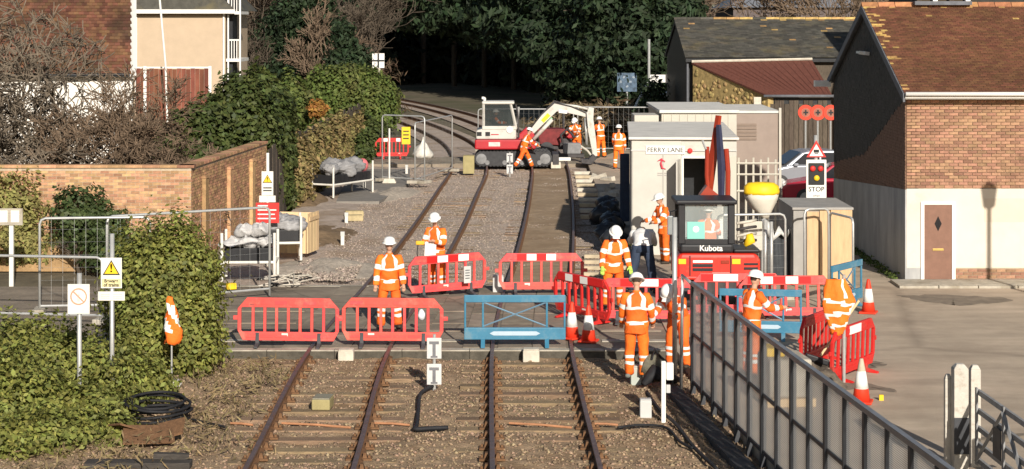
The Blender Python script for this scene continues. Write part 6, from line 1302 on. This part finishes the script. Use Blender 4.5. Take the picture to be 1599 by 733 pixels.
# black cable coil, rusty plate, dark board
cc = empty('cable_coil', G(246,655,-.12), label='coil of thick black cable at the foot of the ivy', cat='cable coil')
for k in range(7):
    mb = MB(); rd = random.Random(k); pts = [Vector(((.42+.045*(k % 3)+.02*math.sin(3*a+k))*math.cos(a)+rd.uniform(-.02,.02), (.5+.05*(k % 3))*math.sin(a), .03+.045*k+.04*math.sin(a+k))) for a in np.linspace(0,6.2832,40)]; mb.tube(pts, .024, 6, cap=False); mb.build('loop', m_black, cc, smooth=True)
rp_ = empty('rusty_plate', G(232,692,-.12), R(10), 'crumpled rusty metal plate below the cable coil', 'scrap metal')
for (x, y, z, rr2, s_) in ((0,0,.12,(.35,.1,.1),(.75,.5)), (-.3,.25,.18,(-.2,.3,.4),(.5,.45)), (.32,.2,.16,(.5,-.3,-.3),(.45,.4))):
    mb = MB(); mb.box((0,0,0), (s_[0],s_[1],.02)); mb.build('sheet', m_iron, rp_, (x,y,z), rr2, wob=.05)
t = empty('dark_board', G(216,732,-.15), R(1), 'long dark weathered board lying on the soil', 'board'); MB().box((0,0,.06), (1.5,.3,.1)).build('timber', M('dark_timber', (.06,.052,.045), .9, .3, 5, .4, stretch=(1,7,7)), t, bev=.01); MB().box((.45,.12,.15), (.5,.12,.08), rot=(0,.05,.1)).build('offcut', M('dark_timber'), t)
# scrap wire and tubes on the gravel by the crossing
m_wire = M('pale_wire', (.55,.50,.42), .7, .2, 6)
for k in range(12):
    rd = random.Random(k+70); c = G(rd.uniform(415,480), rd.uniform(436,456)); pts = [c+Vector((rd.uniform(-.5,.5)*(1 if i else .2), rd.uniform(-.5,.5), .06+rd.uniform(0,.2))) for i in range(5)]
    tag(MB().tube(pts, .016, 5).build('scrap_wire', m_wire if k % 3 else m_black), 'twisted length of scrap wire behind the faded barriers', 'scrap wire', 'scrap wire on the gravel')
item_box('yellow_toolbox', G(361,452), (.22,.16,.12), m_yellow, 'small yellow box half hidden behind the big bush', 'box', R(25))
# ladder of sleepers and debris beside the running line
for k in range(10):
    y = 61.6+k*1.95; x = line_x(right_line, y)+1.25; t = empty('timber_baulk', (x+.35,y,-.16), R(random.uniform(-3,3)), 'pale timber baulk laid beside the running line near the hut', 'timber', 'timber baulks beside the running line'); MB().box((0,0,.07), (1.25,.22,.13)).build('baulk', m_conc2 if k % 2 else M('pale_timber', (.46,.38,.26), .85, .2, 5), t, bev=.012)
for k in range(5):
    y = 46.8+k*1.2; x = line_x(right_line, y)+1.6; t = empty('timber_baulk', (x,y,-.17), 0, 'worn baulk half buried beside the track behind the barriers', 'timber', 'half buried baulks behind the barriers'); MB().box((0,0,.05), (1.1,.2,.1)).build('baulk', M('pale_timber'), t, bev=.012)
for k in range(16):
    rd = random.Random(k+7); y = rd.uniform(61,76); x = line_x(right_line, y)+rd.uniform(1.75,2.4)
    t = empty('concrete_offcut', (x,y,-.1), rd.uniform(0,3), 'broken pale trough piece in the rubble beside the hut', 'rubble', 'broken trough pieces'); MB().box((0,0,.12), (rd.uniform(.3,.7),.2,.2), rot=(rd.uniform(-.3,.3),rd.uniform(-.4,.4),0)).build('piece', m_conc2 if k % 3 else m_conc, t, bev=.015)
for k in range(7):
    rd = random.Random(k+17); y = 53+k*1.6; x = 2.78+rd.uniform(-.12,.2)+.02*k
    sack((x,y,-.1), (.35,.42,.28), 'black rubbish bag slumped against the shaded side of the hut', rd.uniform(0,3), M('black_bag', (.02,.022,.026), .35, .3, 4, spec=.5), 'black bags beside the hut')
# tool bag by the near worker, rubble and boxes behind the fence
kb = empty('tool_bag', (2.5,33.7,-.1), R(20), 'dark camouflage tool bag beside the near worker', 'bag'); mb = MB(); mb.ball((0,0,.22), (.26,.2,.26), 12, 8); mb.build('bag_body', M('camouflage', (.12,.11,.08), .85, .5, 9), kb, smooth=True, wob=.07); MB().tube([(-.1,-.1,.4),(-.05,-.12,.58),(.1,-.1,.4)], .02, 6).build('strap', m_black, kb)
MB().tube([(-.35,-.3,.02),(-.1,-.2,.2),(.2,-.3,.08),(.4,-.2,.02)], [.05,.14,.1,.04], 8).build('flap', m_black, kb, smooth=True, wob=.03)
tag(heap('rubble_heap', (5.0,32.8,-.02), .75, .9, .5, M('rubble', (.14,.115,.085), .9, .5, 5, .8), 33), 'heap of dark rubble under the leaning broom', 'rubble')
bxk = empty('pallet_load', (4.45,31.4,0), R(-84), 'grey wrapped pallet load behind the mesh fence', 'pallet'); MB().box((0,0,.45), (.9,.7,.62)).build('load', m_conc, bxk, bev=.04); MB().box((0,0,.07), (1.0,.8,.13)).build('pallet_base', m_pine, bxk); MB().box((.0,-.2,.84), (.5,.3,.14)).build('yellow_pack', m_yellow, bxk, bev=.02)
# hi-vis jacket hung on a post, broom
hj = empty('hung_jacket', (W(1306,0,33).x,33,0), label='orange reflective jacket hung over a post by the red barrier', cat='jacket')
rings = []; N = 22
for i in range(22):
    u = i/21; z = 1.78-u*.95; wdt = (.16+.12*math.sin(min(1,u*2.2)*1.57))*(1-.62*max(0,u-.45)/.55); th = .07+.04*math.sin(u*3.1); rings.append([Vector((math.cos(a)*wdt*(1+.1*math.sin(3*a+i*.3))+.05*u*math.sin(u*3), math.sin(a)*th*(1+.25*math.sin(4*a+1)), z)) for a in [6.2832*j/N for j in range(N)]])
MB().loft(rings, mifn=lambda i, j: 1 if (6+(j%11)*.3 <= i < 7.4+(j%11)*.3) or (13-(j%11)*.25 <= i < 14.3-(j%11)*.25) or (i < 7 and j % 11 == 7) or (17.6 <= i+(j%11)*.2 < 18.8) else 0).build('jacket', [m_org, m_refl], hj, smooth=True, wob=.03)
MB().tube([(.14,.06,-.05),(.14,.06,1.85)], .03, 8).build('post', m_galv, hj)
bv = Vector((W(1281,556,33.4)))-Vector((W(1341,470,33.9))); br = empty('broom', W(1281,556,33.4), label='wooden handled broom leaning by the hung jacket', cat='broom')
MB().tube([(0,0,0), tuple(W(1341,470,33.9)-W(1281,556,33.4))], .022, 8).build('handle', m_pine, br); MB().box((-.06,0,-.06), (.42,.12,.1), rot=(0,.3,0)).build('head', m_kblk, br, bev=.02)
MB().b2(-.3,.16,-.03,.03,-.2,-.1).build('bristles', M('bristle', (.05,.04,.03), .9, .3, 20), br)
tag(MB().box((0,0,0), (.07,.05,.09)).build('yellow_tag', m_yellow, None, G(1376,621,.04)), 'small yellow tag lying on the yard by the worn cone', 'tag')
tb_ = empty('paper_bag', W(658,492,38.4), label='white oval bag lying behind the faded red barrier', cat='bag'); MB().ball((0,0,0), (.08,.05,.11), 12, 8).build('bag', M('printed_white', (.62,.64,.66), .6, .35, 9), tb_, smooth=True, wob=.03)
wr_ = empty('rucksack', G(628,500), label='black rucksack on the road beside the worker', cat='bag'); MB().ball((0,0,.24), (.17,.14,.25), 12, 8).build('pack', m_kblk, wr_, smooth=True, wob=.04); MB().tube([(-.06,-.1,.42),(-.03,-.14,.52),(.05,-.1,.42)], .015, 6).build('loop', m_kblk, wr_)
item_box('white_case', G(778,462,-.1), (.25,.2,.45), m_grey, 'pale upright case behind the striped barrier', 'case')
